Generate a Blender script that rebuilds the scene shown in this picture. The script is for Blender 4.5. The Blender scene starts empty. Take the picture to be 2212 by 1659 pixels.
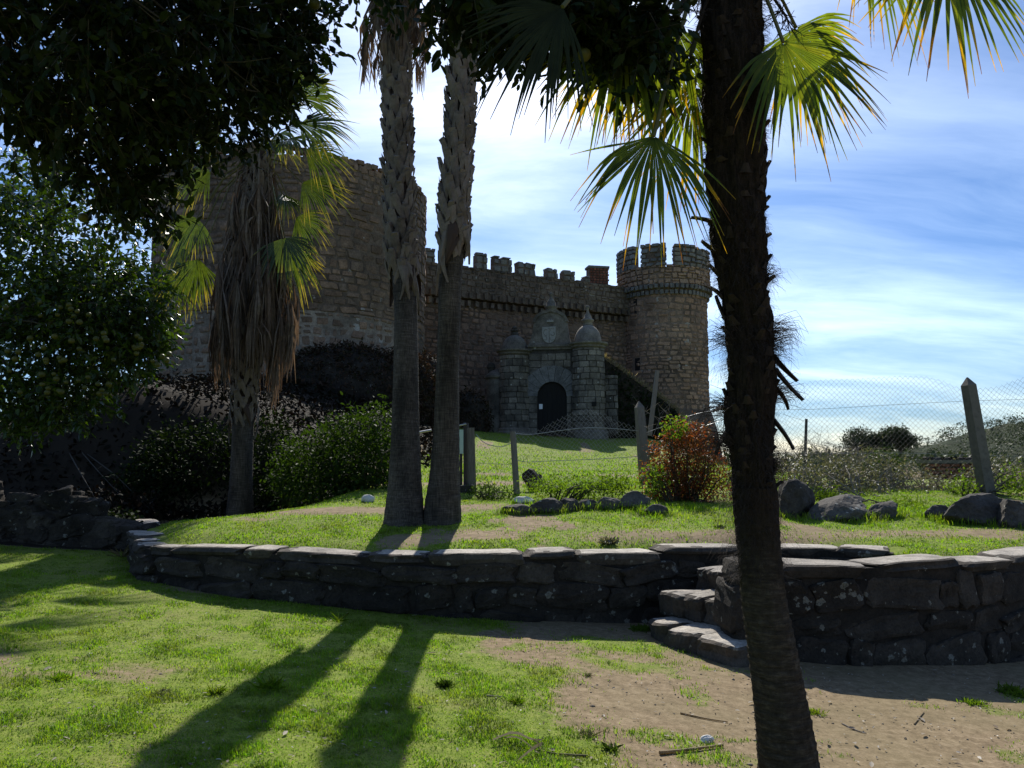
import bpy, bmesh, math, random
import numpy as np
from mathutils import Vector, Matrix, noise as mnoise

# ---------------------------------------------------------------- camera, sky, sun, exposure
SC = bpy.context.scene
COL = SC.collection
R = math.radians
SUN_EL, SUN_AZ = R(41.0), R(0.4)          # azimuth from +Y towards +X
CAM_Z, FPX, HORIZON = 1.6, 780.0, 458.0   # eye height, focal length in px (1024 wide), horizon row
PITCH = math.atan((HORIZON - 384.0) / FPX)

cam_d = bpy.data.cameras.new('camera')
cam_d.sensor_width = 36.0
cam_d.lens = FPX / 1024.0 * 36.0
cam_d.clip_start, cam_d.clip_end = 0.05, 6000.0
cam = bpy.data.objects.new('camera', cam_d)
cam.location = (0, 0, CAM_Z)
cam.rotation_euler = (R(90) + PITCH, 0, 0)
COL.objects.link(cam)
SC.camera = cam

world = bpy.data.worlds.new('World')
SC.world = world
world.use_nodes = True
wt = world.node_tree
for n in list(wt.nodes):
    wt.nodes.remove(n)


def N(nt, typ, ins=None, **props):
    n = nt.nodes.new(typ)
    for k, v in props.items():
        setattr(n, k, v)
    for k, v in (ins or {}).items():
        s = n.inputs[k]
        if isinstance(v, bpy.types.NodeSocket):
            nt.links.new(v, s)
        elif isinstance(v, (tuple, list)) and len(v) == 3 and s.type == 'RGBA':
            s.default_value = (v[0], v[1], v[2], 1)
        else:
            s.default_value = v
    return n


def M_(nt, op, a, b=None, c=None, clamp=False):
    ins = {0: a}
    if b is not None:
        ins[1] = b
    if c is not None:
        ins[2] = c
    return N(nt, 'ShaderNodeMath', ins, operation=op, use_clamp=clamp).outputs[0]


def VM(nt, op, a, b=None):
    ins = {0: a}
    if b is not None:
        ins[1] = b
    return N(nt, 'ShaderNodeVectorMath', ins, operation=op).outputs[0]


def MIX(nt, f, a, b, blend='MIX'):
    n = N(nt, 'ShaderNodeMix', None, data_type='RGBA', blend_type=blend)
    n.clamp_factor = True
    for idx, v in ((0, f), (6, a), (7, b)):
        s = n.inputs[idx]
        if isinstance(v, bpy.types.NodeSocket):
            nt.links.new(v, s)
        elif idx == 0:
            s.default_value = v
        else:
            s.default_value = (v[0], v[1], v[2], 1)
    return n.outputs[2]


def RAMP(nt, f, stops, interp='LINEAR'):
    n = N(nt, 'ShaderNodeValToRGB', {0: f})
    cr = n.color_ramp
    cr.interpolation = interp
    while len(cr.elements) < len(stops):
        cr.elements.new(0.5)
    for e, (p, c) in zip(cr.elements, stops):
        e.position = p
        if isinstance(c, (int, float)):
            c = (c, c, c)
        e.color = (c[0], c[1], c[2], 1)
    return n.outputs[0]


def NOISE(nt, vec, scale, detail=4.0, rough=0.55, dist=0.0):
    n = N(nt, 'ShaderNodeTexNoise', {'Vector': vec, 'Scale': scale, 'Detail': detail, 'Roughness': rough, 'Distortion': dist})
    return n.outputs[0]


# the sky with thin cirrus
tc = N(wt, 'ShaderNodeTexCoord').outputs['Generated']
sky = N(wt, 'ShaderNodeTexSky', None, sky_type='NISHITA')
sky.sun_disc = False
sky.sun_elevation = SUN_EL
sky.sun_rotation = SUN_AZ
sky.altitude = 500
sky.air_density, sky.dust_density, sky.ozone_density = 1.0, 1.4, 3.0
sep = N(wt, 'ShaderNodeSeparateXYZ', {0: tc})
zc = M_(wt, 'ADD', M_(wt, 'MAXIMUM', sep.outputs[2], 0.0), 0.22)
flat = N(wt, 'ShaderNodeCombineXYZ', {0: M_(wt, 'DIVIDE', sep.outputs[0], zc), 1: M_(wt, 'DIVIDE', sep.outputs[1], zc), 2: 0.0}).outputs[0]
mapn = N(wt, 'ShaderNodeMapping', {'Vector': flat, 'Rotation': (0, 0, R(-24)), 'Scale': (0.7, 1.9, 1.0), 'Location': (0.35, 0.4, 0.0)}).outputs[0]
warp = N(wt, 'ShaderNodeTexNoise', {'Vector': flat, 'Scale': 0.9, 'Detail': 3.0}).outputs['Color']
wv = VM(wt, 'ADD', mapn, VM(wt, 'MULTIPLY', VM(wt, 'SUBTRACT', warp, (0.5, 0.5, 0.5)), (0.65, 0.65, 0.0)))
c1 = NOISE(wt, wv, 1.1, 10.0, 0.6, 0.2)
c2 = NOISE(wt, flat, 0.55, 3.0, 0.5)
cl = M_(wt, 'ADD', M_(wt, 'MULTIPLY', c1, 0.75), M_(wt, 'MULTIPLY', c2, 0.5))
clm = RAMP(wt, cl, [(0.50, 0.0), (0.61, 0.3), (0.78, 0.95)])
skyc = MIX(wt, 1.0, sky.outputs[0], (0.66, 0.93, 1.3), 'MULTIPLY')
cloudc = MIX(wt, 1.0, MIX(wt, 1.0, skyc, (2.9, 2.1, 1.5), 'MULTIPLY'), (0.7, 0.7, 0.7), 'ADD')
skymix = MIX(wt, clm, skyc, cloudc)
bg = N(wt, 'ShaderNodeBackground', {'Color': skymix, 'Strength': 0.072})
wo = N(wt, 'ShaderNodeOutputWorld', {'Surface': bg.outputs[0]})

sun_d = bpy.data.lights.new('sun', 'SUN')
sun_d.energy = 5.0
sun_d.angle = R(0.53)
sun_d.color = (1.0, 0.95, 0.86)
sun = bpy.data.objects.new('sun', sun_d)
sd = Vector((math.sin(SUN_AZ) * math.cos(SUN_EL), math.cos(SUN_AZ) * math.cos(SUN_EL), math.sin(SUN_EL)))
sun.rotation_euler = sd.to_track_quat('Z', 'Y').to_euler()
sun.location = (5, 60, 60)
COL.objects.link(sun)

SC.view_settings.view_transform = 'Standard'
SC.view_settings.look = 'None'
SC.view_settings.exposure = 0.3
SC.view_settings.gamma = 1.0
SC.view_settings.use_curve_mapping = False
SC.render.engine = 'CYCLES'
SC.cycles.max_bounces = 7
SC.cycles.diffuse_bounces = 3
SC.cycles.glossy_bounces = 2
SC.cycles.transmission_bounces = 4
SC.cycles.transparent_max_bounces = 6
SC.cycles.sample_clamp_indirect = 4.0
SC.cycles.caustics_reflective = False
SC.cycles.caustics_refractive = False
try:
    SC.cycles.use_denoising = True
    SC.cycles.denoiser = 'OPENIMAGEDENOISE'
except Exception:
    pass

# ---------------------------------------------------------------- helpers
DS = 2212.0 / 1024.0
CP, SP = math.cos(PITCH), math.sin(PITCH)


def at(dx, dy, Y):
    """the point at depth Y (metres ahead) seen at that spot of the photograph (2212 wide)"""
    u = (dx / DS - 512.0) / FPX
    v = (384.0 - dy / DS) / FPX
    d = Vector((u, CP - v * SP, SP + v * CP))
    return Vector((0, 0, CAM_Z)) + d * (Y / d.y)


def proj(x, y, z):
    z = z - CAM_Z
    f = y * CP + z * SP
    if f <= 0.01:
        return -9999, -9999
    return (512 + FPX * x / f) * DS, (384 - FPX * (z * CP - y * SP) / f) * DS


def px(Y, n):
    """metres that n photo pixels (2212 wide) span at depth Y"""
    return n / DS / FPX * Y


def vnoise(x, y, seed=0):
    """smooth value noise on arrays, 0..1"""
    xi, yi = np.floor(x).astype(np.int64), np.floor(y).astype(np.int64)
    xf, yf = x - xi, y - yi
    u, v = xf * xf * (3 - 2 * xf), yf * yf * (3 - 2 * yf)

    def h(a, b):
        n = (a * 374761393 + b * 668265263 + seed * 1442695041) & 0xffffffff
        n = ((n ^ (n >> 13)) * 1274126177) & 0xffffffff
        return ((n ^ (n >> 16)) & 0xffff) / 65535.0
    return (h(xi, yi) * (1 - u) + h(xi + 1, yi) * u) * (1 - v) + (h(xi, yi + 1) * (1 - u) + h(xi + 1, yi + 1) * u) * v


def fbm(x, y, seed=0, oct=4):
    a, s, t = 0.5, 0.0, 0.0
    for i in range(oct):
        s = s + a * vnoise(x * 2 ** i + 17.3 * i, y * 2 ** i - 9.1 * i, seed + i)
        t += a
        a *= 0.5
    return s / t


def sstep(a, b, x):
    t = np.clip((x - a) / (b - a), 0, 1)
    return t * t * (3 - 2 * t)


def mesh_data(name, V, F, uv=None, smooth=False):
    V = np.asarray(V, dtype=np.float32).reshape(-1, 3)
    me = bpy.data.meshes.new(name)
    if isinstance(F, np.ndarray) and F.ndim == 2:
        k = F.shape[1]
        me.vertices.add(len(V))
        me.vertices.foreach_set('co', V.ravel())
        me.loops.add(F.size)
        me.loops.foreach_set('vertex_index', F.astype(np.int32).ravel())
        me.polygons.add(len(F))
        me.polygons.foreach_set('loop_start', np.arange(0, F.size, k, dtype=np.int32))
        me.polygons.foreach_set('loop_total', np.full(len(F), k, dtype=np.int32))
        me.update(calc_edges=True)
        me.validate()
    else:
        me.from_pydata([tuple(v) for v in V.tolist()], [], [tuple(int(i) for i in f) for f in F])
        me.update()
    if uv is not None:
        l = me.uv_layers.new(name='UVMap')
        idx = np.empty(len(me.loops), dtype=np.int32)
        me.loops.foreach_get('vertex_index', idx)
        l.data.foreach_set('uv', np.asarray(uv, dtype=np.float32)[idx].ravel())
    if smooth:
        me.polygons.foreach_set('use_smooth', np.ones(len(me.polygons), dtype=bool))
    return me


def link(name, me, mat=None, parent=None, loc=None, rot=None, scale=None, kind=None, label=None):
    o = bpy.data.objects.new(name, me)
    if mat is not None and me is not None and len(me.materials) == 0:
        me.materials.append(mat)
    if loc is not None:
        o.location = loc
    if rot is not None:
        o.rotation_euler = rot
    if scale is not None:
        o.scale = scale
    if parent is not None:
        o.parent = parent
    if kind:
        o['kind'] = kind
    if label:
        o['label'] = label
    COL.objects.link(o)
    return o


def obj(name, V, F, mat, parent=None, uv=None, smooth=False, **k):
    """world-space vertices -> one mesh object (parents are never rotated or scaled, only moved)"""
    V = np.asarray(V, dtype=np.float32).reshape(-1, 3)
    if parent is not None:
        V = V - np.array(world_loc(parent), dtype=np.float32)
    return link(name, mesh_data(name, V, F, uv, smooth), mat, parent, **k)


def world_loc(o):
    p = Vector((0, 0, 0))
    while o is not None:
        p = p + o.location
        o = o.parent
    return p


def thing(name, label, cat, loc, group=None):
    o = bpy.data.objects.new(name, None)
    o.empty_display_size = 0.2
    o.location = loc
    o['label'] = label
    o['category'] = cat
    if group:
        o['group'] = group
    COL.objects.link(o)
    return o


def tag(o, label, cat, group=None):
    o['label'] = label
    o['category'] = cat
    if group:
        o['group'] = group
    return o


class MB:
    """collects pieces of one mesh"""
    def __init__(s):
        s.V, s.F, s.UV, s.n = [], [], [], 0

    def add(s, V, F, UV=None):
        V = np.asarray(V, dtype=np.float32).reshape(-1, 3)
        s.V.append(V)
        s.F.extend([tuple(int(i) + s.n for i in f) for f in F])
        s.UV.append(np.zeros((len(V), 2), np.float32) if UV is None else np.asarray(UV, np.float32))
        s.n += len(V)
        return s

    def box(s, c, d, rz=0.0):
        x, y, z = d[0] / 2, d[1] / 2, d[2] / 2
        V = np.array([(-x, -y, -z), (x, -y, -z), (x, y, -z), (-x, y, -z), (-x, -y, z), (x, -y, z), (x, y, z), (-x, y, z)])
        ca, sa = math.cos(rz), math.sin(rz)
        V = np.stack([V[:, 0] * ca - V[:, 1] * sa + c[0], V[:, 0] * sa + V[:, 1] * ca + c[1], V[:, 2] + c[2]], 1)
        return s.add(V, [(0, 3, 2, 1), (4, 5, 6, 7), (0, 1, 5, 4), (1, 2, 6, 5), (2, 3, 7, 6), (3, 0, 4, 7)])

    def tube(s, pts, rad, n=6, cap=True):
        V, F, UV = tube_geo(pts, rad, n, cap)
        return s.add(V, F, UV)

    def lathe(s, c, prof, n=20, a0=0.0, a1=None):
        full = a1 is None
        a1 = a0 + 2 * math.pi if full else a1
        m = n if full else n + 1
        V, F = [], []
        for (r, z) in prof:
            for i in range(m):
                a = a0 + (a1 - a0) * i / n
                V.append((c[0] + r * math.cos(a), c[1] + r * math.sin(a), c[2] + z))
        for j in range(len(prof) - 1):
            for i in range(n):
                k = (i + 1) % m
                F.append((j * m + i, j * m + k, (j + 1) * m + k, (j + 1) * m + i))
        return s.add(V, F)

    def build(s, name, mat, parent=None, smooth=False, **k):
        return obj(name, np.concatenate(s.V), s.F, mat, parent, np.concatenate(s.UV), smooth, **k)


def tube_geo(pts, rad, n=6, cap=True):
    pts = [Vector(p) for p in pts]
    if not hasattr(rad, '__len__'):
        rad = [rad] * len(pts)
    V, F, UV = [], [], []
    up = Vector((0, 0, 1))
    t0 = (pts[1] - pts[0]).normalized()
    side = t0.cross(up)
    if side.length < 0.05:
        side = t0.cross(Vector((0, 1, 0)))
    side.normalize()
    L = 0.0
    for i, p in enumerate(pts):
        t = (pts[min(i + 1, len(pts) - 1)] - pts[max(i - 1, 0)]).normalized()
        side = (side - t * side.dot(t)).normalized()
        b = t.cross(side)
        if i:
            L += (p - pts[i - 1]).length
        for k in range(n):
            a = 2 * math.pi * k / n
            V.append(p + (side * math.cos(a) + b * math.sin(a)) * rad[i])
            UV.append((k / n, L))
    for i in range(len(pts) - 1):
        for k in range(n):
            k2 = (k + 1) % n
            F.append((i * n + k, i * n + k2, (i + 1) * n + k2, (i + 1) * n + k))
    if cap:
        F.append(tuple(range(n - 1, -1, -1)))
        F.append(tuple((len(pts) - 1) * n + k for k in range(n)))
    return np.array([tuple(v) for v in V]), F, np.array(UV)


def interp_path(pts, m):
    """pts: list of tuples; m samples, smooth (Catmull-Rom)"""
    P = np.array(pts, dtype=float)
    k = len(P)
    out = []
    for s in np.linspace(0, k - 1, m):
        i = min(int(s), k - 2)
        t = s - i
        p0, p1, p2, p3 = P[max(i - 1, 0)], P[i], P[i + 1], P[min(i + 2, k - 1)]
        out.append(0.5 * (2 * p1 + (p2 - p0) * t + (2 * p0 - 5 * p1 + 4 * p2 - p3) * t * t + (3 * p1 - p0 - 3 * p2 + p3) * t ** 3))
    return np.array(out)


# ---------------------------------------------------------------- materials
def new_mat(name):
    m = bpy.data.materials.new(name)
    m.use_nodes = True
    nt = m.node_tree
    for n in list(nt.nodes):
        nt.nodes.remove(n)
    out = N(nt, 'ShaderNodeOutputMaterial')
    return m, nt, out


def pos_(nt):
    return N(nt, 'ShaderNodeNewGeometry').outputs['Position']


def rand_(nt):
    g = N(nt, 'ShaderNodeNewGeometry').outputs['Random Per Island']
    o = N(nt, 'ShaderNodeObjectInfo').outputs['Random']
    return M_(nt, 'FRACT', M_(nt, 'ADD', g, o))


def finish(nt, out, col, rough=0.9, spec=0.3, bump=None, bdist=0.02, bstr=0.6):
    b = N(nt, 'ShaderNodeBsdfPrincipled', {'Base Color': col, 'Roughness': rough, 'Specular IOR Level': spec})
    if bump is not None:
        bn = N(nt, 'ShaderNodeBump', {'Height': bump, 'Distance': bdist, 'Strength': bstr})
        nt.links.new(bn.outputs[0], b.inputs['Normal'])
    nt.links.new(b.outputs[0], out.inputs[0])
    return b


def stone_mat(name, cols, lichen=(0.4, 0.4, 0.36), lich_amt=0.5, lich_scale=7.0, scale=1.0, stain=0.5, bdist=0.02, rough=0.92):
    m, nt, out = new_mat(name)
    p = pos_(nt)
    r = rand_(nt)
    base = RAMP(nt, r, [(i / max(1, len(cols) - 1), c) for i, c in enumerate(cols)])
    n1 = NOISE(nt, p, 3.1 * scale, 8.0, 0.65)
    n2 = NOISE(nt, p, 17.0 * scale, 6.0, 0.7)
    n3 = NOISE(nt, p, 0.55 * scale, 4.0, 0.6)
    c = MIX(nt, 1.0, base, RAMP(nt, n1, [(0.25, 0.5), (0.55, 1.0), (0.8, 1.35)]), 'MULTIPLY')
    c = MIX(nt, 1.0, c, RAMP(nt, n2, [(0.3, 0.55), (0.5, 1.0), (0.75, 1.4)]), 'MULTIPLY')
    c = MIX(nt, 1.0, c, RAMP(nt, n3, [(0.3, 1.0 - stain), (0.6, 1.1)]), 'MULTIPLY')
    vo = N(nt, 'ShaderNodeTexVoronoi', {'Vector': VM(nt, 'ADD', p, VM(nt, 'MULTIPLY', N(nt, 'ShaderNodeTexNoise', {'Vector': p, 'Scale': lich_scale * 2.2, 'Detail': 3.0}).outputs['Color'], (0.06, 0.06, 0.06))), 'Scale': lich_scale, 'Randomness': 1.0})
    vr = N(nt, 'ShaderNodeSeparateColor', {0: vo.outputs['Color']}).outputs[0]
    patch = NOISE(nt, p, 1.3 * scale, 3.0, 0.5)
    rad = M_(nt, 'MULTIPLY', M_(nt, 'MULTIPLY', vr, vr), M_(nt, 'MULTIPLY', M_(nt, 'SUBTRACT', patch, 0.62 - 0.3 * lich_amt), 1.8))
    lm = M_(nt, 'MULTIPLY', M_(nt, 'LESS_THAN', vo.outputs['Distance'], rad), RAMP(nt, n2, [(0.35, 0.25), (0.6, 1.0)]))
    c = MIX(nt, lm, c, lichen)
    h = M_(nt, 'ADD', M_(nt, 'MULTIPLY', n1, 0.7), M_(nt, 'MULTIPLY', n2, 0.35))
    finish(nt, out, c, rough, 0.25, h, bdist, 0.8)
    return m


def plain_mat(name, a, b, scale=8.0, stretch=(1, 1, 1), rough=0.85, spec=0.25, bdist=0.008, metal=0.0):
    m, nt, out = new_mat(name)
    p = VM(nt, 'MULTIPLY', pos_(nt), stretch)
    n1 = NOISE(nt, p, scale, 7.0, 0.65)
    n2 = NOISE(nt, p, scale * 0.17, 3.0, 0.5)
    f = M_(nt, 'ADD', M_(nt, 'MULTIPLY', n1, 0.7), M_(nt, 'MULTIPLY', M_(nt, 'ADD', n2, M_(nt, 'MULTIPLY', rand_(nt), 0.5)), 0.35))
    c = MIX(nt, RAMP(nt, f, [(0.35, 0.0), (0.72, 1.0)]), a, b)
    bs = finish(nt, out, c, rough, spec, n1, bdist, 0.8)
    bs.inputs['Metallic'].default_value = metal
    return m


def leaf_mat(name, cols, trans=0.4, tcol=(1.6, 1.9, 0.5), rough=0.45, spec=0.4, tips=None, patch=None):
    """thin leaf: reflects its colour, lets a yellower light through; tips: colours along the leaf (uv.y)"""
    m, nt, out = new_mat(name)
    r = rand_(nt)
    c = RAMP(nt, r, [(i / max(1, len(cols) - 1), x) for i, x in enumerate(cols)])
    if tips:
        uvy = N(nt, 'ShaderNodeSeparateXYZ', {0: N(nt, 'ShaderNodeUVMap').outputs[0]}).outputs[1]
        sh = M_(nt, 'ADD', uvy, M_(nt, 'MULTIPLY', M_(nt, 'SUBTRACT', r, 0.5), 0.34))
        sh = M_(nt, 'ADD', sh, M_(nt, 'MULTIPLY', M_(nt, 'SUBTRACT', NOISE(nt, pos_(nt), 9.0, 3.0), 0.5), 0.25))
        for (p0, p1, tcx) in tips:
            c = MIX(nt, N(nt, 'ShaderNodeMapRange', {0: sh, 1: p0, 2: p1}).outputs[0], c, tcx)
    c = MIX(nt, 1.0, c, RAMP(nt, NOISE(nt, pos_(nt), 14.0, 4.0), [(0.3, 0.7), (0.7, 1.25)]), 'MULTIPLY')
    if patch:
        big = NOISE(nt, pos_(nt), 1.3, 6.0, 0.65)
        c = MIX(nt, RAMP(nt, big, [(0.5, 0.0), (0.68, 0.55)]), c, patch)
        c = MIX(nt, 1.0, c, RAMP(nt, NOISE(nt, pos_(nt), 3.7, 5.0, 0.6), [(0.34, 0.5), (0.55, 1.0), (0.7, 1.15)]), 'MULTIPLY')
    pr = N(nt, 'ShaderNodeBsdfPrincipled', {'Base Color': c, 'Roughness': rough, 'Specular IOR Level': spec})
    tr = N(nt, 'ShaderNodeBsdfTranslucent', {'Color': MIX(nt, 1.0, c, tcol, 'MULTIPLY')})
    mx = N(nt, 'ShaderNodeMixShader', {0: trans, 1: pr.outputs[0], 2: tr.outputs[0]})
    nt.links.new(mx.outputs[0], out.inputs[0])
    return m


MAT = {}
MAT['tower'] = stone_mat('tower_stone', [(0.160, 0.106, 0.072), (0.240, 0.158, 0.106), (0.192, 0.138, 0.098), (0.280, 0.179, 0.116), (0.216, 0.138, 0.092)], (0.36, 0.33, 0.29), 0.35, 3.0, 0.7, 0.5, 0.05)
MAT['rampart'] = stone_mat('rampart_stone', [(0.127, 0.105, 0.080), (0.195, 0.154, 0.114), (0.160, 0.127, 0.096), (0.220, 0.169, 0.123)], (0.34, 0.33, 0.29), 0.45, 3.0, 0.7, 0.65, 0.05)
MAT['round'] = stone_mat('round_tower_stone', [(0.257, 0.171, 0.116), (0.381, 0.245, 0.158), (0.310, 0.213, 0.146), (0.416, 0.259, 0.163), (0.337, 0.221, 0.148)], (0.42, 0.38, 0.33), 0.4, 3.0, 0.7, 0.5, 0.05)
MAT['parapet'] = stone_mat('parapet_stone', [(0.160, 0.152, 0.138), (0.240, 0.228, 0.204), (0.192, 0.180, 0.160)], (0.4, 0.39, 0.34), 0.6, 3.0, 0.9, 0.6, 0.05)
MAT['ashlar'] = stone_mat('gate_ashlar', [(0.115, 0.102, 0.084), (0.205, 0.182, 0.15), (0.155, 0.138, 0.114), (0.26, 0.228, 0.186), (0.13, 0.115, 0.094)], (0.46, 0.45, 0.4), 0.6, 3.5, 1.1, 0.7, 0.03)
MAT['voussoir'] = stone_mat('arch_granite', [(0.135, 0.132, 0.128), (0.185, 0.18, 0.172)], (0.4, 0.4, 0.38), 0.2, 3.5, 1.1, 0.2, 0.02)
MAT['mortar'] = stone_mat('lime_mortar', [(0.270, 0.218, 0.168), (0.270, 0.218, 0.168)], (0.42, 0.39, 0.35), 0.9, 1.1, 0.6, 0.6, 0.05)
MAT['joint'] = stone_mat('tower_joints', [(0.147, 0.106, 0.076), (0.147, 0.106, 0.076)], (0.3, 0.27, 0.23), 0.7, 1.5, 0.6, 0.5, 0.05)
MAT['rjoint'] = stone_mat('pale_tower_joints', [(0.220, 0.159, 0.114), (0.220, 0.159, 0.114)], (0.4, 0.36, 0.31), 0.9, 1.5, 0.6, 0.5, 0.05)
MAT['gjoint'] = stone_mat('gate_joints', [(0.075, 0.067, 0.057), (0.075, 0.067, 0.057)], (0.3, 0.29, 0.26), 0.6, 1.5, 0.6, 0.5, 0.05)
MAT['wall'] = stone_mat('terrace_wall_stone', [(0.036, 0.028, 0.021), (0.07, 0.056, 0.043), (0.048, 0.039, 0.03), (0.09, 0.073, 0.056)], (0.25, 0.235, 0.19), 0.95, 15.0, 2.6, 0.65, 0.07)
MAT['littop'] = stone_mat('sunlit_stone_top', [(0.34, 0.305, 0.26), (0.42, 0.38, 0.325), (0.38, 0.34, 0.29)], (0.42, 0.41, 0.36), 0.5, 17.0, 2.2, 0.35, 0.03)  # pale tops carry the sunlight in their colour
MAT['coping'] = stone_mat('shaded_coping_stone', [(0.05, 0.040, 0.031), (0.095, 0.078, 0.062), (0.068, 0.056, 0.044)], (0.26, 0.245, 0.2), 0.8, 15.0, 2.2, 0.5, 0.03)  # dark sides carry the shade in their colour
MAT['wallcore'] = stone_mat('earth_joints', [(0.03, 0.024, 0.018), (0.045, 0.036, 0.028)], (0.36, 0.35, 0.31), 0.5, 13.0, 2.2, 0.5, 0.03)
MAT['boulder'] = stone_mat('boulder_granite', [(0.055, 0.048, 0.04), (0.115, 0.103, 0.088), (0.08, 0.071, 0.06)], (0.36, 0.35, 0.3), 0.8, 12.0, 1.8, 0.5, 0.03)
MAT['whitestone'] = plain_mat('pale_stone', (0.5, 0.48, 0.44), (0.7, 0.68, 0.64), 6)
MAT['brick'] = stone_mat('red_brick', [(0.2, 0.075, 0.045), (0.28, 0.11, 0.065)], (0.3, 0.2, 0.15), 0.2, 6.0, 1.0, 0.4, 0.02)
MAT['door'] = plain_mat('dark_door_wood', (0.010, 0.009, 0.009), (0.02, 0.018, 0.016), 5, (6, 6, 0.6))
MAT['iron'] = plain_mat('dark_iron', (0.03, 0.03, 0.032), (0.06, 0.055, 0.05), 20, rough=0.6)
MAT['paper'] = plain_mat('white_paper', (0.72, 0.73, 0.75), (0.78, 0.79, 0.8), 3)
MAT['signgreen'] = plain_mat('pale_green_board', (0.34, 0.5, 0.42), (0.42, 0.58, 0.5), 3, rough=0.5)
MAT['wire'] = plain_mat('galvanised_wire', (0.3, 0.3, 0.31), (0.42, 0.42, 0.43), 9, rough=0.38, spec=0.6, metal=0.5)
MAT['rustwire'] = plain_mat('dull_old_wire', (0.09, 0.085, 0.08), (0.15, 0.14, 0.13), 9, rough=0.7, spec=0.2)
MAT['postwood'] = plain_mat('weathered_post_wood', (0.09, 0.078, 0.066), (0.2, 0.18, 0.155), 11, (5, 5, 0.7), bdist=0.012)
MAT['concrete'] = plain_mat('weathered_concrete', (0.05, 0.045, 0.038), (0.15, 0.135, 0.112), 12, bdist=0.01)
MAT['shield'] = plain_mat('pale_carved_stone', (0.2, 0.193, 0.178), (0.31, 0.3, 0.275), 4)
MAT['boot'] = plain_mat('palm_leaf_base', (0.06, 0.045, 0.034), (0.2, 0.16, 0.128), 9, (1, 1, 1.0), bdist=0.01)
MAT['boottrunk'] = plain_mat('palm_inner_bark', (0.03, 0.02, 0.014), (0.07, 0.045, 0.032), 12, (1, 1, 0.4))
def smooth_trunk_mat():
    m, nt, out = new_mat('smooth_palm_bark')
    p = pos_(nt)
    fis = NOISE(nt, VM(nt, 'MULTIPLY', p, (7, 7, 0.45)), 11.0, 8.0, 0.7)
    ring = NOISE(nt, VM(nt, 'MULTIPLY', p, (1.0, 1.0, 9.0)), 7.0, 5.0, 0.6)
    big = NOISE(nt, VM(nt, 'MULTIPLY', p, (2.5, 2.5, 0.8)), 1.6, 5.0, 0.6)
    c = RAMP(nt, M_(nt, 'ADD', M_(nt, 'MULTIPLY', fis, .6), M_(nt, 'MULTIPLY', ring, .4)), [(0.34, (0.022, 0.018, 0.015)), (0.5, (0.08, 0.067, 0.055)), (0.66, (0.18, 0.152, 0.127))])
    c = MIX(nt, 1.0, c, RAMP(nt, big, [(0.33, 0.45), (0.52, 1.0), (0.7, 1.35)]), 'MULTIPLY')
    vo = N(nt, 'ShaderNodeTexVoronoi', {'Vector': p, 'Scale': 22.0}).outputs['Distance']
    c = MIX(nt, M_(nt, 'MULTIPLY', M_(nt, 'LESS_THAN', vo, 0.13), RAMP(nt, big, [(0.5, 0.0), (0.7, 0.7)])), c, (0.26, 0.25, 0.2))
    finish(nt, out, c, 0.92, 0.2, M_(nt, 'ADD', fis, M_(nt, 'MULTIPLY', ring, .7)), 0.025, 1.0)
    return m


MAT['smoothtrunk'] = smooth_trunk_mat()
MAT['fibre'] = plain_mat('palm_fibre', (0.014, 0.010, 0.007), (0.045, 0.03, 0.02), 22, (3, 3, 1))


def near_trunk_mat():
    m, nt, out = new_mat('ringed_then_fibrous_bark')
    p = pos_(nt)
    z = N(nt, 'ShaderNodeSeparateXYZ', {0: p}).outputs[2]
    ring = NOISE(nt, VM(nt, 'MULTIPLY', p, (1.2, 1.2, 7.0)), 12.0, 7.0, 0.65)
    spot = NOISE(nt, p, 26.0, 6.0, 0.7)
    fib = NOISE(nt, VM(nt, 'MULTIPLY', p, (4, 4, 0.8)), 20.0, 7.0, 0.7)
    low = RAMP(nt, M_(nt, 'ADD', M_(nt, 'MULTIPLY', ring, .6), M_(nt, 'MULTIPLY', spot, .4)), [(0.35, (0.022, 0.018, 0.013)), (0.52, (0.058, 0.046, 0.033)), (0.68, (0.13, 0.105, 0.077))])
    up = RAMP(nt, fib, [(0.35, (0.012, 0.009, 0.006)), (0.65, (0.05, 0.034, 0.022))])
    f = M_(nt, 'ADD', z, M_(nt, 'MULTIPLY', M_(nt, 'SUBTRACT', NOISE(nt, p, 6.0, 5.0, 0.6), 0.5), 0.9))
    c = MIX(nt, N(nt, 'ShaderNodeMapRange', {0: f, 1: 1.05, 2: 1.35}).outputs[0], low, up)
    finish(nt, out, c, 0.95, 0.12, M_(nt, 'ADD', ring, fib), 0.015, 0.9)
    return m


MAT['ringtrunk'] = near_trunk_mat()
MAT['bark'] = plain_mat('citrus_bark', (0.03, 0.026, 0.02), (0.075, 0.065, 0.05), 14, (4, 4, 0.8), bdist=0.01)
MAT['twig'] = plain_mat('dry_twig', (0.12, 0.095, 0.07), (0.26, 0.22, 0.17), 14)
MAT['thatch'] = leaf_mat('dead_palm_leaf', [(0.12, 0.085, 0.058), (0.2, 0.15, 0.11), (0.15, 0.10, 0.068), (0.09, 0.065, 0.048), (0.23, 0.18, 0.14)], 0.2, (1.5, 1.2, 0.85), 0.7, 0.2)
MAT['frond'] = leaf_mat('fan_palm_leaflet', [(0.035, 0.062, 0.012), (0.07, 0.115, 0.016), (0.05, 0.088, 0.014), (0.105, 0.14, 0.02)], 0.55, (2.9, 2.35, 0.55), 0.42, 0.3,
                        tips=[(0.8, 0.96, (0.33, 0.22, 0.015)), (0.97, 1.07, (0.10, 0.045, 0.02))])
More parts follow.
